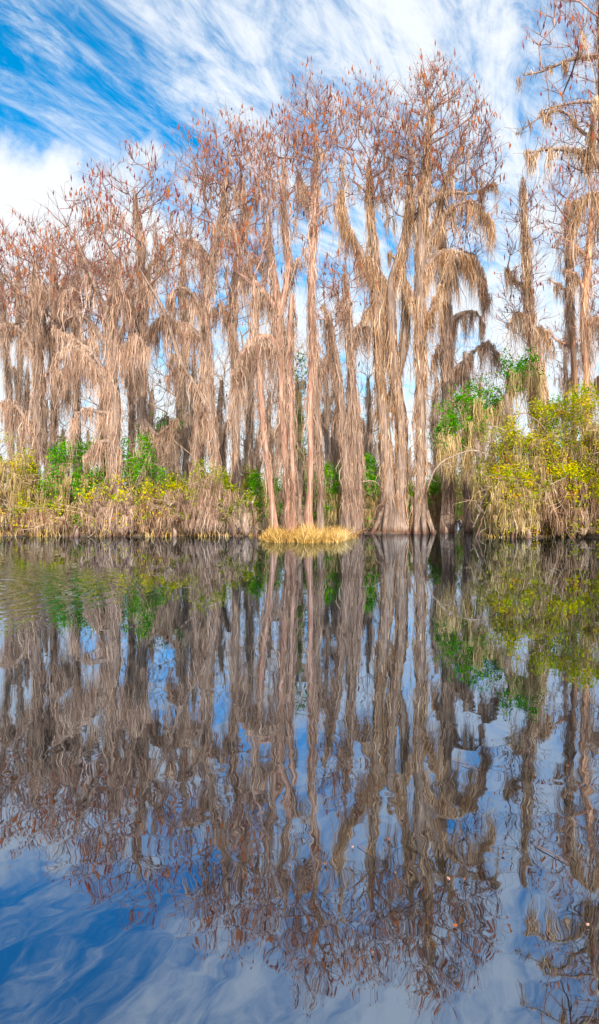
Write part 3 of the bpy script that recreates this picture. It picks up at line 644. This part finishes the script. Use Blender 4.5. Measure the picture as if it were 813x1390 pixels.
shrub('shrub', 'shaded shrub with mossy twigs in the inlet right of the tallest bole', 598, 35.5, 24, 640, 'leaf_green', nleaf=1300, nmoss=1.1, skirt=1.0, moss='moss_tan')
shrub('shrub', 'moss-hung bush far back at the end of the inlet', 628, 44, 36, 628, 'leaf_olive', nleaf=1200, nmoss=1.4, skirt=1.6, moss='moss_gold')
# right thicket
shrub('shrub', 'tall thicket left of the right-hand mass, more moss than leaf, overhanging the inlet', 672, 29, 30, 585, 'leaf_olive', nleaf=900, nmoss=2.2, skirt=2.2, moss='moss_gold')
shrub('shrub', 'large yellow-green shrub in the middle of the right-hand mass', 722, 28, 50, 548, 'leaf_yellow', nleaf=3000, nmoss=2.2, skirt=1.8, n=120, moss='moss_gold')
shrub('shrub', 'highest leafy shrub at the right edge, yellow-green from top to water', 792, 28, 56, 528, 'leaf_yellow', nleaf=4000, nmoss=2.0, skirt=1.6, n=140, moss='moss_gold')
shrub('shrub', 'low bush with yellow and red leaves at the waterline near the right edge', 776, 26.2, 42, 632, 'leaf_yellow', nleaf=1700, nmoss=1.4, skirt=1.5, moss='moss_tan')
shrub('shrub', 'low bush of orange-tipped leaves over the water at the left corner of the right-hand mass', 695, 26.4, 34, 632, 'leaf_yellow', nleaf=1300, nmoss=1.2, skirt=1.3, moss='moss_gold')
shrub('shrub', 'shrub at the far right edge in front of the near trunk, cut by the frame', 852, 26.5, 46, 560, 'leaf_yellow', nleaf=2200, nmoss=1.8, skirt=1.5, n=90, moss='moss_gold')
shrub('shrub', 'dark green shrub top at the foot of the orange-barked pole', 765, 30.5, 34, 528, 'leaf_green', nleaf=1800, nmoss=0.5, skirt=0.3)

# the broad-leaved green tree over the inlet
def green_tree(name, label, Y, stem, crowns, nleaf, group=None, moss='moss_gold', nm=90, leaf='leaf_green'):
    base = P(stem[0][0], HY, Y); base[2] = 0; sw = Y / F
    root = empty(name, base, label, 'tree', group)
    tb, bb, lb, mb = MB(), MB(), MB(), MB()
    pts = [np.append(P(a, b, Y), h * sw) for a, b, h in stem]; pts[0][2] = -0.2
    path = catmull(pts, 0.3); trunk_loft(tb, path, 10, 0.05, 3)
    seeds = path[len(path) // 3:, :3]
    for (cx, cy, rx, ry, n) in crowns:
        c = P(cx, cy, Y); r = np.array([rx, rx * 0.8, ry]) * sw
        arr, par, w, ns = grow(seeds, in_ellipsoid(c, r, n), up_pen=0.8, sag=0.0, step=0.35)
        e = np.arange(ns, len(arr)); ra = 0.010 * np.sqrt(np.minimum(w[e], 30))
        edges_tubes(bb, arr[par[e]], arr[e], ra, ra * 0.9, 4)
        nl = nleaf * n // sum(q[4] for q in crowns) // 10
        i = e[rng.integers(0, len(e), nl)]; i = i[w[i] < 5]; idx = np.repeat(i, 10)
        off = rng.normal(0, 0.16, (len(i), 3)); off = np.repeat(off, 10, 0) + rng.normal(0, 0.11, (len(idx), 3))
        leaves(lb, arr[idx] + off, rng.uniform(0.08, 0.17, len(idx)))
        i = e[rng.integers(0, len(e), nm)]; low = arr[i, 2] < c[2] + 0.2 * r[2]; i = i[low]
        moss_clumps(mb, arr[i], rng.uniform(0.5, 2.2, len(i)), rng.uniform(0.2, 0.5, len(i)), 10)
    tb.build('trunk', M['bark'], root, base); bb.build('branches', M['twig_pale'], root, base)
    lb.build('crown', M[leaf], root, base); mb.build('hanging_moss', M[moss], root, base)
    return root
green_tree('broadleaf_tree', 'bright green broad-leaved tree leaning over the inlet right of the tallest cypress', 30.5,
           [(662, 715, 6), (655, 670, 5), (650, 620, 5), (640, 580, 4), (630, 550, 2)], [(628, 568, 34, 42, 60), (650, 545, 30, 30, 40), (606, 592, 16, 26, 20)], 5200)
green_tree('broadleaf_tree', 'small green-topped tree with a crooked stem left of the leaning narrow cypress', 30,
           [(692, 715, 5), (690, 620, 5), (693, 575, 4.5), (687, 540, 4), (692, 515, 2)], [(700, 505, 22, 24, 30), (722, 495, 14, 18, 14)], 1700, nm=40)
green_tree('broadleaf_tree', 'slim green sapling between the middle and right trunks of the grass islet', 32,
           [(408, 705, 4), (407, 640, 3.5), (405, 580, 3), (404, 520, 2)], [(406, 600, 9, 50, 24), (405, 520, 10, 60, 16)], 900, nm=14)
green_tree('broadleaf_tree', 'airy dark mossy tree against the sky between the tall left cypress and the forked one', 36,
           [(226, 705, 6), (226, 640, 5), (224, 600, 4), (228, 565, 2)], [(228, 585, 26, 26, 40)], 900, moss='moss_grey', nm=150)

# copies: one builder's thing with all its parts
def copy_tree(o, loc, rz, sc, label, group):
    c = o.copy(); col.objects.link(c); c.location = loc; c.rotation_euler = (0, 0, rz); c.scale = (sc, sc, sc * rng.uniform(0.9, 1.1))
    c['label'] = label; c['group'] = group
    for ch in list(o.children):
        k = ch.copy(); col.objects.link(k); k.parent = c
    return c
BG = 'pale bare trees far back beyond the bank'
BL = 'pale bare twiggy tree with moss, far back between the front trunks'
def far_proto(cx, Y, label):
    return tree('bare_tree', label, Y, [[(cx, 702, 5), (cx + 2, 660, 4), (cx - 1, 620, 3.5), (cx + 1, 585, 2)]],
                [(cx, 600, 24, 46, 90)], [([(cx, 640), (cx + 8, 620), (cx + 16, 622)], 2.5, 1.4)], moss='moss_grey', moss_crown=0.9, rust_n=0.12, twig='twig_pale', group=BG, dens=0.7, ntw=3)
pa = far_proto(350, 50, BL); pb = far_proto(452, 54, BL); pc = far_proto(655, 60, BL)
k = 0
for px, Y, s in [(232, 52, .95), (262, 47, .8), (305, 56, .9), (334, 48, .85), (376, 58, 1.0), (398, 50, .8), (414, 62, 1.0), (436, 47, .7), (470, 50, .85), (494, 60, 1.0), (508, 52, .9), (590, 58, .95), (615, 66, 1.1),
                 (640, 75, 1.2), (668, 56, .9), (216, 60, 1.0), (120, 52, .95), (85, 48, .9), (30, 54, 1.0), (-10, 46, .9), (690, 50, .9), (745, 55, 1.1), (820, 50, 1.0), (180, 50, 0.9), (555, 64, 1.0), (-60, 40, 1.1), (-120, 44, 1.2), (900, 40, 1.1), (960, 46, 1.2),
                 (244, 42, 1.25), (276, 46, 1.3), (300, 44, 1.2), (340, 42, 1.3), (366, 45, 1.35), (405, 44, 1.2), (428, 46, 1.35), (456, 43, 1.1), (500, 44, 1.25), (590, 46, 1.3), (602, 50, 1.2), (206, 44, 1.2), (140, 42, 1.2), (62, 42, 1.2), (690, 44, 1.3)]:
    p = P(px, HY, Y); p[2] = 0.15
    copy_tree((pa, pb, pc)[k % 3], p, rng.uniform(0, 6.28), s, BL, BG); k += 1
# the second rank of cypress, standing back behind the front row
RG = 'second rank of moss-hung cypress behind the front row'
RL = 'slender moss-hung cypress of the second rank, half hidden behind the front row'
r1 = tree('back_cypress', RL, 38, [[(108, 705, 8), (106, 620, 7), (104, 540, 6), (107, 460, 6), (104, 400, 4), (105, 360, 2)]], [(105, 400, 42, 66, 110)],
          [([(106, 520), (92, 500), (84, 510)], 3, 2.2), ([(106, 480), (122, 460), (132, 470)], 3, 2.2)], group=RG, moss_crown=3.2, dens=0.9, ntw=3)
r2 = tree('back_cypress', RL, 38, [[(252, 705, 7), (254, 620, 6), (250, 540, 6), (252, 440, 5), (249, 380, 4), (250, 320, 2)], [(254, 620, 4), (262, 540, 4), (264, 470, 2)]], [(250, 360, 38, 70, 100)],
          [([(252, 500), (240, 480), (232, 490)], 3, 2.2), ([(251, 430), (268, 410), (274, 420)], 3, 2.2)], group=RG, moss='moss_grey', moss_crown=3.0, dens=0.9, rust='rust_dark', ntw=3)
for i_, (px_, Y_, s_) in enumerate([(72, 37, .95), (28, 40, 1.0), (178, 38, .9), (444, 42, .62), (650, 42, .6), (768, 42, .75), (822, 38, .9), (-40, 36, 1.0), (-95, 34, 1.1), (905, 36, 1.1), (960, 34, 1.1)]):
    p = P(px_, HY, Y_); p[2] = 0.0
    copy_tree((r1, r2)[i_ % 2], p, rng.uniform(0, 6.28), s_, RL, RG)
print('veg', round(time.time() - T0, 1))

# low evergreen scrub behind the front row, filling the feet of the trees
UG = 'scrub bushes behind the front trunks'
UL = 'leafy scrub bush in the shade behind the front trunks'
ua = shrub('scrub_bush', UL, 420, 40, 34, 650, 'leaf_olive', nleaf=1500, nmoss=1.4, skirt=1.2, group=UG, cat='bush', moss='moss_gold')
ub = shrub('scrub_bush', UL, 540, 38, 34, 655, 'leaf_green', nleaf=1300, nmoss=1.4, skirt=1.2, group=UG, cat='bush', moss='moss_grey')
k = 0
for px, Y, s in [(-40, 33, 1.1), (20, 34, 1.0), (65, 36, 1.1), (112, 37, 1.2), (150, 35, 1.1), (200, 36, 1.2), (245, 34, 1.1), (285, 36, 1.15), (330, 37, 1.1), (352, 42, 1.0), (382, 41, .9), (448, 43, 1.1), (478, 40, 1.0), (508, 42, 1.1), (566, 43, 1.0), (700, 36, 1.4), (750, 37, 1.5), (800, 36, 1.5),
                 (655, 47, 1.3), (588, 52, 1.3), (620, 62, 1.6), (655, 64, 1.6), (590, 70, 1.6), (860, 33, 1.3), (920, 32, 1.2), (-90, 31, 1.2), (-140, 31, 1.2)]:
    p = P(px, HY, Y); p[2] = 0.15
    copy_tree((ua, ub)[k % 2], p, rng.uniform(0, 6.28), s, UL, UG); k += 1

# ------------------------------------------------------------------ straw grass islet
def blades(mb, base, Ln, W, lean):
    n = len(base); segs = 3; t = np.linspace(0, 1, segs + 1)
    a = rng.uniform(0, 6.28, n); D = np.stack([np.cos(a), np.sin(a), np.zeros(n)], 1) * (lean * Ln)[:, None]
    C = base[:, None] + D[:, None] * (t ** 2)[None, :, None]; C[:, :, 2] += Ln[:, None] * (t - 0.35 * (lean / 0.8)[:, None] * t ** 2)
    b = rng.uniform(0, 3.14, n); S = np.stack([np.cos(b), np.sin(b), np.zeros(n)], 1)[:, None] * (W[:, None] * 0.5 * np.array([1, .9, .6, .1])[None])[:, :, None]
    V = np.stack([C - S, C + S], 2); i = (np.arange(n) * (segs + 1) * 2)[:, None] + (np.arange(segs) * 2)[None]
    mb.add(V.reshape(-1, 3), np.stack([i, i + 1, i + 3, i + 2], 2).reshape(-1, 4), True)
g = MB(); n = 8500
u = rng.uniform(-1, 1, n); yy = rng.uniform(-1, 1, n)
gx = (412 - CX) / F * 23.9 + u * 1.62; gy = 24.2 + yy * 2.2 * np.sqrt(1 - u ** 2)
edge = 1 + 0.16 * np.sin(gx * 6.0) + 0.1 * np.sin(gx * 15); gy = 24.2 + (gy - 24.2) * edge
hgt = 0.17 + 0.17 * (1 - u ** 2) + 0.10 * np.sin(gx * 5) + 0.07 * np.sin(gx * 11 + gy * 7)
blades(g, np.stack([gx, gy, np.full(n, -0.02)], 1), hgt * rng.uniform(0.4, 1.9, n), rng.uniform(0.012, 0.032, n), rng.uniform(0.1, 1.2, n))
n = 500
u = rng.uniform(-1, 1, n)
gx = (455 - CX) / F * 25.5 + rng.normal(0, 0.35, n); gy = 25.3 + rng.normal(0, 0.4, n)
blades(g, np.stack([gx, gy, np.full(n, 0.0)], 1), rng.uniform(0.2, 0.8, n) ** 1.3, rng.uniform(0.015, 0.03, n), rng.uniform(0.1, 0.9, n))
o = g.build('grass', M['straw'], None, (0, 24, 0)); o['kind'] = 'stuff'; o['label'] = 'straw-coloured grass growing from the islet at the foot of three trunks'; o['category'] = 'grass'
# sparse dead grass and fallen litter along the water's edge
g = MB()
for (pa_, pb_, Y, n) in [(-40, 345, 27.1, 420), (655, 900, 26.2, 260), (490, 590, 31.3, 60)]:
    px = rng.uniform(pa_, pb_, n); yv = Y + rng.uniform(-0.1, 1.0, n) + 0.3 * np.sin(px * 0.08)
    blades(g, np.stack([(px - CX) / F * yv, yv, np.full(n, 0.0)], 1), rng.uniform(0.12, 0.5, n), rng.uniform(0.015, 0.035, n), rng.uniform(0.3, 1.0, n))
o = g.build('sedge', M['straw'], None, (0, 27, 0)); o['kind'] = 'stuff'; o['label'] = 'dry sedge and dead stalks fringing the water along the bank'; o['category'] = 'grass'

# ------------------------------------------------------------------ dead boughs, knees, floating bits
def bough(name, label, cat, pls, mat='bark_pale', group=None):
    base = pls[0][0][:3].copy()
    b = MB()
    for pl in pls:
        p = catmull(pl, 0.15 if pl[0][3] > .01 else 0.012); p[1:-1, :3] += rng.normal(0, 0.012 if pl[0][3] > .01 else 0.0006, (len(p) - 2, 3))
        k_ = 0.6 if 'bough' in name else 0.8
        p[:, 3] *= k_ * (1 + 0.18 * rng.normal(0, 1, len(p)))
        edges_tubes(b, p[:-1, :3], p[1:, :3], p[:-1, 3], p[1:, 3], 8)
        if 'bough' in name:
            i = rng.integers(1, len(p), 14); d = rng.normal(0, 0.22, (14, 3)); edges_tubes(b, p[i, :3], p[i, :3] + d, np.full(14, 0.014), np.full(14, 0.006), 4)
    o = b.build(name, M[mat], None, base); o['label'] = label; o['category'] = cat
    if group: o['group'] = group
    return o
Pr = lambda px, py, Y, r: np.append(P(px, py, Y), r)
bough('dead_bough', 'pale bare bough arching out over the inlet from beside the tallest cypress', 'branch',
      [[Pr(578, 668, 29.6, .07), Pr(588, 641, 29.2, .065), Pr(600, 627, 29, .06), Pr(622, 616, 28.8, .05), Pr(644, 612, 28.6, .04), Pr(669, 621, 28.5, .02)],
       [Pr(640, 613, 28.6, .03), Pr(652, 606, 28.5, .02), Pr(664, 601, 28.4, .01)], [Pr(606, 624, 29, .03), Pr(612, 634, 29, .015)]])
bough('dead_bough', 'pale forked bough dipping into the water at the left corner of the right-hand thicket', 'branch',
      [[Pr(641, 716, 28, .06), Pr(650, 697, 28.1, .06), Pr(652, 683, 28.2, .05), Pr(662, 668, 28.4, .03)], [Pr(650, 695, 28.1, .04), Pr(645, 680, 28.1, .02)]])
bough('dead_bough', 'grey curved bough resting low across the shrubs at right', 'branch',
      [[Pr(752, 696, 25.6, .04), Pr(765, 697, 25.5, .04), Pr(776, 706, 25.6, .04), Pr(779, 722, 25.6, .03)]])
bough('dead_bough', 'thin pale bough sloping from the buttress into the water on its left', 'branch',
      [[Pr(523, 678, 30.2, .05), Pr(511, 690, 29.9, .05), Pr(505, 706, 29.7, .05), Pr(492, 722, 29.5, .04)]])
bough('dead_bough', 'pale bough reaching left from the great buttress above the green shrubs', 'branch',
      [[Pr(520, 665, 30.4, .05), Pr(508, 654, 30.2, .045), Pr(492, 653, 30, .04), Pr(472, 659, 30, .02)], [Pr(494, 653, 30, .03), Pr(484, 645, 30, .015)]])
for px_, Y_ in [(28, 27.2), (88, 27.3), (128, 27.1), (190, 27.2), (205, 27.3), (246, 27.0), (262, 27.1), (298, 27.2), (338, 27.1), (668, 27.0), (708, 26.0), (742, 26.1), (800, 25.8)]:
    b0 = P(px_, HY, Y_ + .5); b0[2] = rng.uniform(0.5, 1.3); sx = rng.choice([-1, 1]) * rng.uniform(0.3, 1.0)
    bough('dead_stick', 'crooked dead stick slanting from the bank shrubs into the water', 'stick',
          [[np.append(b0, .05), np.append(b0 + [sx * .5, -.4, rng.uniform(-.1, .35)], .045), np.append([b0[0] + sx, b0[1] - .9, rng.uniform(.1, .4)], .035), np.append([b0[0] + sx * 1.25, b0[1] - 1.1, -.1], .025)],
           [np.append(b0 + [sx * .5, -.4, .1], .03), np.append(b0 + [sx * .9, -.5, .5], .012)]], group='dead sticks slanting from the bank into the water')
# cypress knees
def knee(px, Y, h, r):
    b = MB(); base = P(px, HY, Y); base[2] = -0.1
    hs = np.linspace(0, 1, 7)
    path = np.stack([base[0] + 0.05 * np.sin(hs * 3), np.full(7, Y), base[2] + hs * (h * 0.8 + 0.1), r * 0.75 * (1 - hs) ** 0.6 + 0.03], 1)
    trunk_loft(b, path, 12, 0.08, int(rng.integers(1e6)))
    return b, base
KN = [(346, 27.2, .45, .12, 'knobby root knee just left of the grass islet'), (478, 28.6, .5, .13, 'short root knee between the grass islet and the buttress'),
      (102, 26.9, .6, .16, 'blunt pale root knee under the green and yellow shrub'), (236, 26.9, .45, .12, 'small root knee at the foot of the tan thicket'),
      (603, 31, .4, .12, 'dark root knee right of the tallest bole'), (716, 25.7, .45, .13, 'root knee below the middle of the right-hand mass')]
for px, Y, h, r, lb in KN:
    b, base = knee(px, Y, h, r); o = b.build('cypress_knee', M['bark'], None, base); o['label'] = lb; o['category'] = 'root'; o['group'] = 'root knees at the waterline'
def W(px, py):
    d = CH * F / (py - HY); return np.array([(px - CX) / F * d, d, 0.004])
TW = [((610, 1031), (635, 1037), .0018, 'orange twig floating, upper of the pair'), ((626, 1039), (652, 1047), .0018, 'orange twig floating, lower of the pair'), ((600, 1078), (595, 1112), .0018, 'reddish twig floating almost upright in the view'),
      ((728, 1150), (770, 1173), .0026, 'longest pale stick floating, at lower right'), ((484, 1148), (504, 1162), .0014, 'thin pale straw floating left of the lowest bough reflection'), ((774, 1162), (782, 1171), .0018, 'tiny pink stalk floating right of the longest stick')]
for a, b_, r, lb in TW:
    A, B = W(*a), W(*b_)
    bough('floating_twig', lb, 'twig', [[np.append(A, r), np.append((A + B) / 2 + [0.0, 0.004, 0.002], r * 0.9), np.append(B, r * 0.6)]], mat='bark_orange' if 'pale' not in lb else 'bark_pale', group='twigs floating on the water')
LV = [(527, 1141, 'red'), (545, 1112, 'tan'), (536, 1187, 'tan'), (617, 1259, 'orange'), (770, 1041, 'pink'), (744, 1265, 'tan'), (441, 1175, 'tan'), (608, 1195, 'brown'), (797, 1258, 'brown'), (505, 1296, 'tan'), (478, 1152, 'brown'), (630, 1196, 'tan'), (682, 1162, 'tan')]
m = {'red': 'rust', 'tan': 'bark_orange', 'orange': 'rust', 'pink': 'rust', 'brown': 'twig'}
places = ['left of the central stick', 'above the red one', 'under the twin reflected trunks', 'low in the right half', 'at right under the shrub reflections', 'low at right', 'in the middle left of the trunk reflections', 'near the dark reflected knot', 'at the right margin', 'at the lower middle', 'beside the thin straw', 'right of the dark reflected knot', 'left of the longest stick', 'in the lower left centre', 'just right of the lower left one']
for (px, py, c_), pl_ in zip(LV, places):
    b = MB(); A = W(px, py); a = rng.uniform(0, 6.28); s = rng.uniform(0.0028, 0.0055)
    ring = np.array([[math.cos(t) * s * (1.6 if i % 2 else 1.2), math.sin(t) * s * 0.7, 0.002 * (i % 2)] for i, t in enumerate(np.linspace(0, 6.28, 9)[:-1])])
    Rm = np.array([[math.cos(a), -math.sin(a), 0], [math.sin(a), math.cos(a), 0], [0, 0, 1]]); ring = ring @ Rm.T
    V = np.concatenate([ring, ring * [.9, .9, 1] + [0, 0, 0.004], [[0, 0, 0.006]]]) + A
    k8 = np.arange(8)
    b.add(V, np.stack([k8, (k8 + 1) % 8, (k8 + 1) % 8 + 8, k8 + 8], 1)); b2 = V
    b.add(V, np.stack([k8 + 8, (k8 + 1) % 8 + 8, np.full(8, 16)], 1))
    o = b.build('floating_leaf', M[m[c_]], None, A); o['label'] = f'small {c_} leaf floating {pl_}'; o['category'] = 'leaf'; o['group'] = 'leaves floating on the water'

# ------------------------------------------------------------------ ground and water
xs = np.concatenate([-np.geomspace(3000, 62, 14), np.arange(-60, 60.1, 0.5), np.geomspace(62, 3000, 14)])
ys = np.concatenate([np.arange(17, 75, 0.4), np.geomspace(76, 3000, 22)])
X, Yg = np.meshgrid(xs, ys)
px = CX + X / Yg * F
shore = np.interp(px, [-2000, -300, 340, 352, 362, 468, 478, 500, 590, 600, 648, 656, 700, 820, 1200, 3000], [24, 27.4, 27.4, 29, 31.5, 31.5, 30.6, 30.4, 30.4, 72, 72, 28.8, 26.6, 26.2, 23, 20])
sm = 0.5 * np.sin(X * 0.9) + 0.35 * np.sin(X * 2.3 + 1)
d = Yg - (shore + sm * 0.5)
Z = np.clip(d * 0.25, -0.5, 0.12) + 0.05 * np.sin(X * 2.1) * np.sin(Yg * 1.7) + np.clip((Yg - 200) * 0.004, 0, 6)
# a low hummock under the grass islet
isl = 1 - ((X - (412 - CX) / F * 24) / 1.35) ** 2 - ((Yg - 24.4) / 1.9) ** 2
Z = np.maximum(Z, np.clip(isl * 0.25, -0.5, 0.05))
V = np.stack([X.ravel(), Yg.ravel(), Z.ravel()], 1); nx, ny = len(xs), len(ys)
i = (np.arange(ny - 1)[:, None] * nx + np.arange(nx - 1)[None]).ravel()
b = MB(); b.add(V, np.stack([i, i + 1, i + nx + 1, i + nx], 1), True)
o = b.build('bank', M['ground']); o['kind'] = 'structure'
b = MB(); b.add([[-3000, -3000, 0], [3000, -3000, 0], [3000, 3000, 0], [-3000, 3000, 0]], [[0, 1, 2, 3]])
o = b.build('water', M['water']); o['kind'] = 'structure'
b = MB(); b.add([[-3000, -3000, -1.2], [3000, -3000, -1.2], [3000, 3000, -1.2], [-3000, 3000, -1.2]], [[0, 1, 2, 3]])
o = b.build('lake_bed', M['ground']); o['kind'] = 'structure'

# ------------------------------------------------------------------ sky, sun, camera
SUN_EL, SUN_AZ = R(34), R(174)      # azimuth measured from +Y clockwise: behind the camera, to its left
sc = bpy.context.scene
w = bpy.data.worlds.new('World'); sc.world = w; w.use_nodes = True
nt = w.node_tree; N = nt.nodes; L = nt.links; N.clear()
sky = N.new('ShaderNodeTexSky'); sky.sky_type = 'NISHITA'; sky.sun_disc = False
sky.sun_elevation = SUN_EL; sky.sun_rotation = SUN_AZ; sky.air_density = 1.0; sky.dust_density = 0.3; sky.ozone_density = 3.0
def mth(op, a, b=None, c=None, clamp=False):
    n = N.new('ShaderNodeMath'); n.operation = op; n.use_clamp = clamp
    for i, v in enumerate((a, b, c)):
        if v is None: continue
        if isinstance(v, (int, float)): n.inputs[i].default_value = v
        else: L.new(v, n.inputs[i])
    return n.outputs[0]
def rng_(v, a, b, c=0.0, d=1.0, smooth=True):
    n = N.new('ShaderNodeMapRange'); n.interpolation_type = 'SMOOTHSTEP' if smooth else 'LINEAR'
    for k_, q in zip(('From Min', 'From Max', 'To Min', 'To Max'), (a, b, c, d)): n.inputs[k_].default_value = q
    L.new(v, n.inputs['Value']); return n.outputs[0]
tc = N.new('ShaderNodeTexCoord'); sp = N.new('ShaderNodeSeparateXYZ'); L.new(tc.outputs['Generated'], sp.inputs[0])
zc = mth('MAXIMUM', mth('ADD', sp.outputs['Z'], 0.06), 0.03)
u = mth('DIVIDE', sp.outputs['X'], zc); v = mth('DIVIDE', sp.outputs['Y'], zc)
cb = N.new('ShaderNodeCombineXYZ'); L.new(u, cb.inputs[0]); L.new(v, cb.inputs[1])
def nz(scale, rot, sx, sy, detail=6, rough=0.6, dist=0.0, off=(0, 0, 0)):
    mp = N.new('ShaderNodeMapping'); mp.vector_type = 'TEXTURE'
    mp.inputs['Rotation'].default_value = (0, 0, R(rot)); mp.inputs['Scale'].default_value = (sx, sy, 1); mp.inputs['Location'].default_value = off
    L.new(cb.outputs[0], mp.inputs['Vector'])
    n = N.new('ShaderNodeTexNoise'); n.inputs['Scale'].default_value = scale; n.inputs['Detail'].default_value = detail
    n.inputs['Roughness'].default_value = rough; n.inputs['Distortion'].default_value = dist
    L.new(mp.outputs[0], n.inputs['Vector']); return n.outputs['Fac']
streak = nz(4.6, 152, 0.7, 2.4, 9, 0.68, 0.9)
streak2 = nz(10.0, 140, 0.6, 2.0, 7, 0.72, 1.2, (3, 1, 0))
puff = nz(1.6, 20, 1.3, 1.0, 5, 0.55, 0.3, (5, 2, 0))
s = mth('ADD', mth('MULTIPLY', streak, 0.55), mth('ADD', mth('MULTIPLY', streak2, 0.25), mth('MULTIPLY', puff, 0.35)))
# thin veil towards the right of the sky, clearer to the left
az = mth('DIVIDE', sp.outputs['X'], mth('MAXIMUM', sp.outputs['Y'], 0.2))
bias = rng_(az, -0.50, 0.30, -0.035, 0.05)
s = mth('ADD', s, bias)
mask = rng_(s, 0.46, 0.72, 0.0, 0.95)
# one bright bank of cloud low on the left
nv = N.new('ShaderNodeVectorMath'); nv.operation = 'NORMALIZE'; L.new(tc.outputs['Generated'], nv.inputs[0])
n3 = N.new('ShaderNodeTexNoise'); n3.inputs['Scale'].default_value = 5.0; n3.inputs['Detail'].default_value = 7; n3.inputs['Roughness'].default_value = 0.6
L.new(nv.outputs[0], n3.inputs['Vector'])
def blob(px, py, size, soft):
    dd = Vector(((px - CX) / F, 1.0, (HY - py) / F)).normalized()
    dp = N.new('ShaderNodeVectorMath'); dp.operation = 'DISTANCE'; L.new(nv.outputs[0], dp.inputs[0]); dp.inputs[1].default_value = dd
    q = mth('ADD', dp.outputs['Value'], mth('MULTIPLY', mth('SUBTRACT', n3.outputs['Fac'], 0.5), 0.34))
    return rng_(q, size - soft, size + soft, 1.0, 0.0)
cum = mth('MAXIMUM', blob(30, 305, 0.125, 0.035), mth('MAXIMUM', blob(-60, 300, 0.12, 0.03), blob(130, 340, 0.10, 0.04)))
low = rng_(mth('ADD', sp.outputs['Z'], mth('MULTIPLY', mth('SUBTRACT', n3.outputs['Fac'], 0.5), 1.8)), 0.18, 0.44, 0.93, 0.0)   # broken cloud towards the horizon
mask = mth('MAXIMUM', mask, mth('MAXIMUM', cum, low))
sat = N.new('ShaderNodeHueSaturation'); sat.inputs['Saturation'].default_value = 1.46; sat.inputs['Value'].default_value = 1.12; sat.inputs['Hue'].default_value = 0.488
L.new(sky.outputs[0], sat.inputs['Color'])
mx = N.new('ShaderNodeMix'); mx.data_type = 'RGBA'
# added frontal fill: unseen cloud behind the camera, brightened several times round the sun
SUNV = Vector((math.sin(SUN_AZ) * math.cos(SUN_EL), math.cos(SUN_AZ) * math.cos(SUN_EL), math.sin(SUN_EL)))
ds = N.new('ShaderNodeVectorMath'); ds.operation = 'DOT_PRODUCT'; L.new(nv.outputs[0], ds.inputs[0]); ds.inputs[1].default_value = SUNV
fill_glow = rng_(ds.outputs['Value'], 0.1, 1.0, 1.0, 3.1)
mask = mth('MAXIMUM', mask, rng_(ds.outputs['Value'], 0.2, 0.7, 0.0, 0.85))  # cloud cover also thickened round the sun to carry the added fill
cc = N.new('ShaderNodeVectorMath'); cc.operation = 'SCALE'; cc.inputs[0].default_value = (4.5, 4.7, 4.95); L.new(fill_glow, cc.inputs['Scale'])
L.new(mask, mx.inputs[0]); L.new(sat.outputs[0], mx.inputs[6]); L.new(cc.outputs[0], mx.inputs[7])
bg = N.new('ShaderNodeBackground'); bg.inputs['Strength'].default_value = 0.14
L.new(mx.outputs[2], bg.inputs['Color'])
wo = N.new('ShaderNodeOutputWorld'); L.new(bg.outputs[0], wo.inputs[0])

sd = bpy.data.lights.new('sun', 'SUN'); sd.energy = 4.2; sd.angle = R(0.5); sd.color = (1.0, 0.93, 0.83)
so = bpy.data.objects.new('sun', sd); col.objects.link(so)
to_sun = Vector((math.sin(SUN_AZ) * math.cos(SUN_EL), math.cos(SUN_AZ) * math.cos(SUN_EL), math.sin(SUN_EL)))
so.rotation_euler = to_sun.to_track_quat('Z', 'Y').to_euler()

cd = bpy.data.cameras.new('camera'); cam = bpy.data.objects.new('camera', cd); col.objects.link(cam)
cam.location = (0, 0, CH); cam.rotation_euler = (R(90), 0, 0)
cd.sensor_fit = 'VERTICAL'; cd.sensor_height = 36; cd.lens = F / 1390 * 36; cd.shift_y = -(695 - HY) / 1390
cd.clip_start = 0.05; cd.clip_end = 8000
sc.camera = cam
vs = sc.view_settings; vs.view_transform = 'Standard'; vs.look = 'None'; vs.gamma = 1; vs.use_curve_mapping = False; vs.exposure = 0.66
sc.cycles.max_bounces = 5; sc.cycles.diffuse_bounces = 3; sc.cycles.glossy_bounces = 3; sc.cycles.transmission_bounces = 2
sc.cycles.sample_clamp_indirect = 4
for o in sc.objects:
    if 'label' in o and len(o['label'].split()) > 16: print('LONG', o['label'])
print('done', round(time.time() - T0, 1), 'verts', sum(len(o.data.vertices) for o in sc.objects if o.type == 'MESH'))
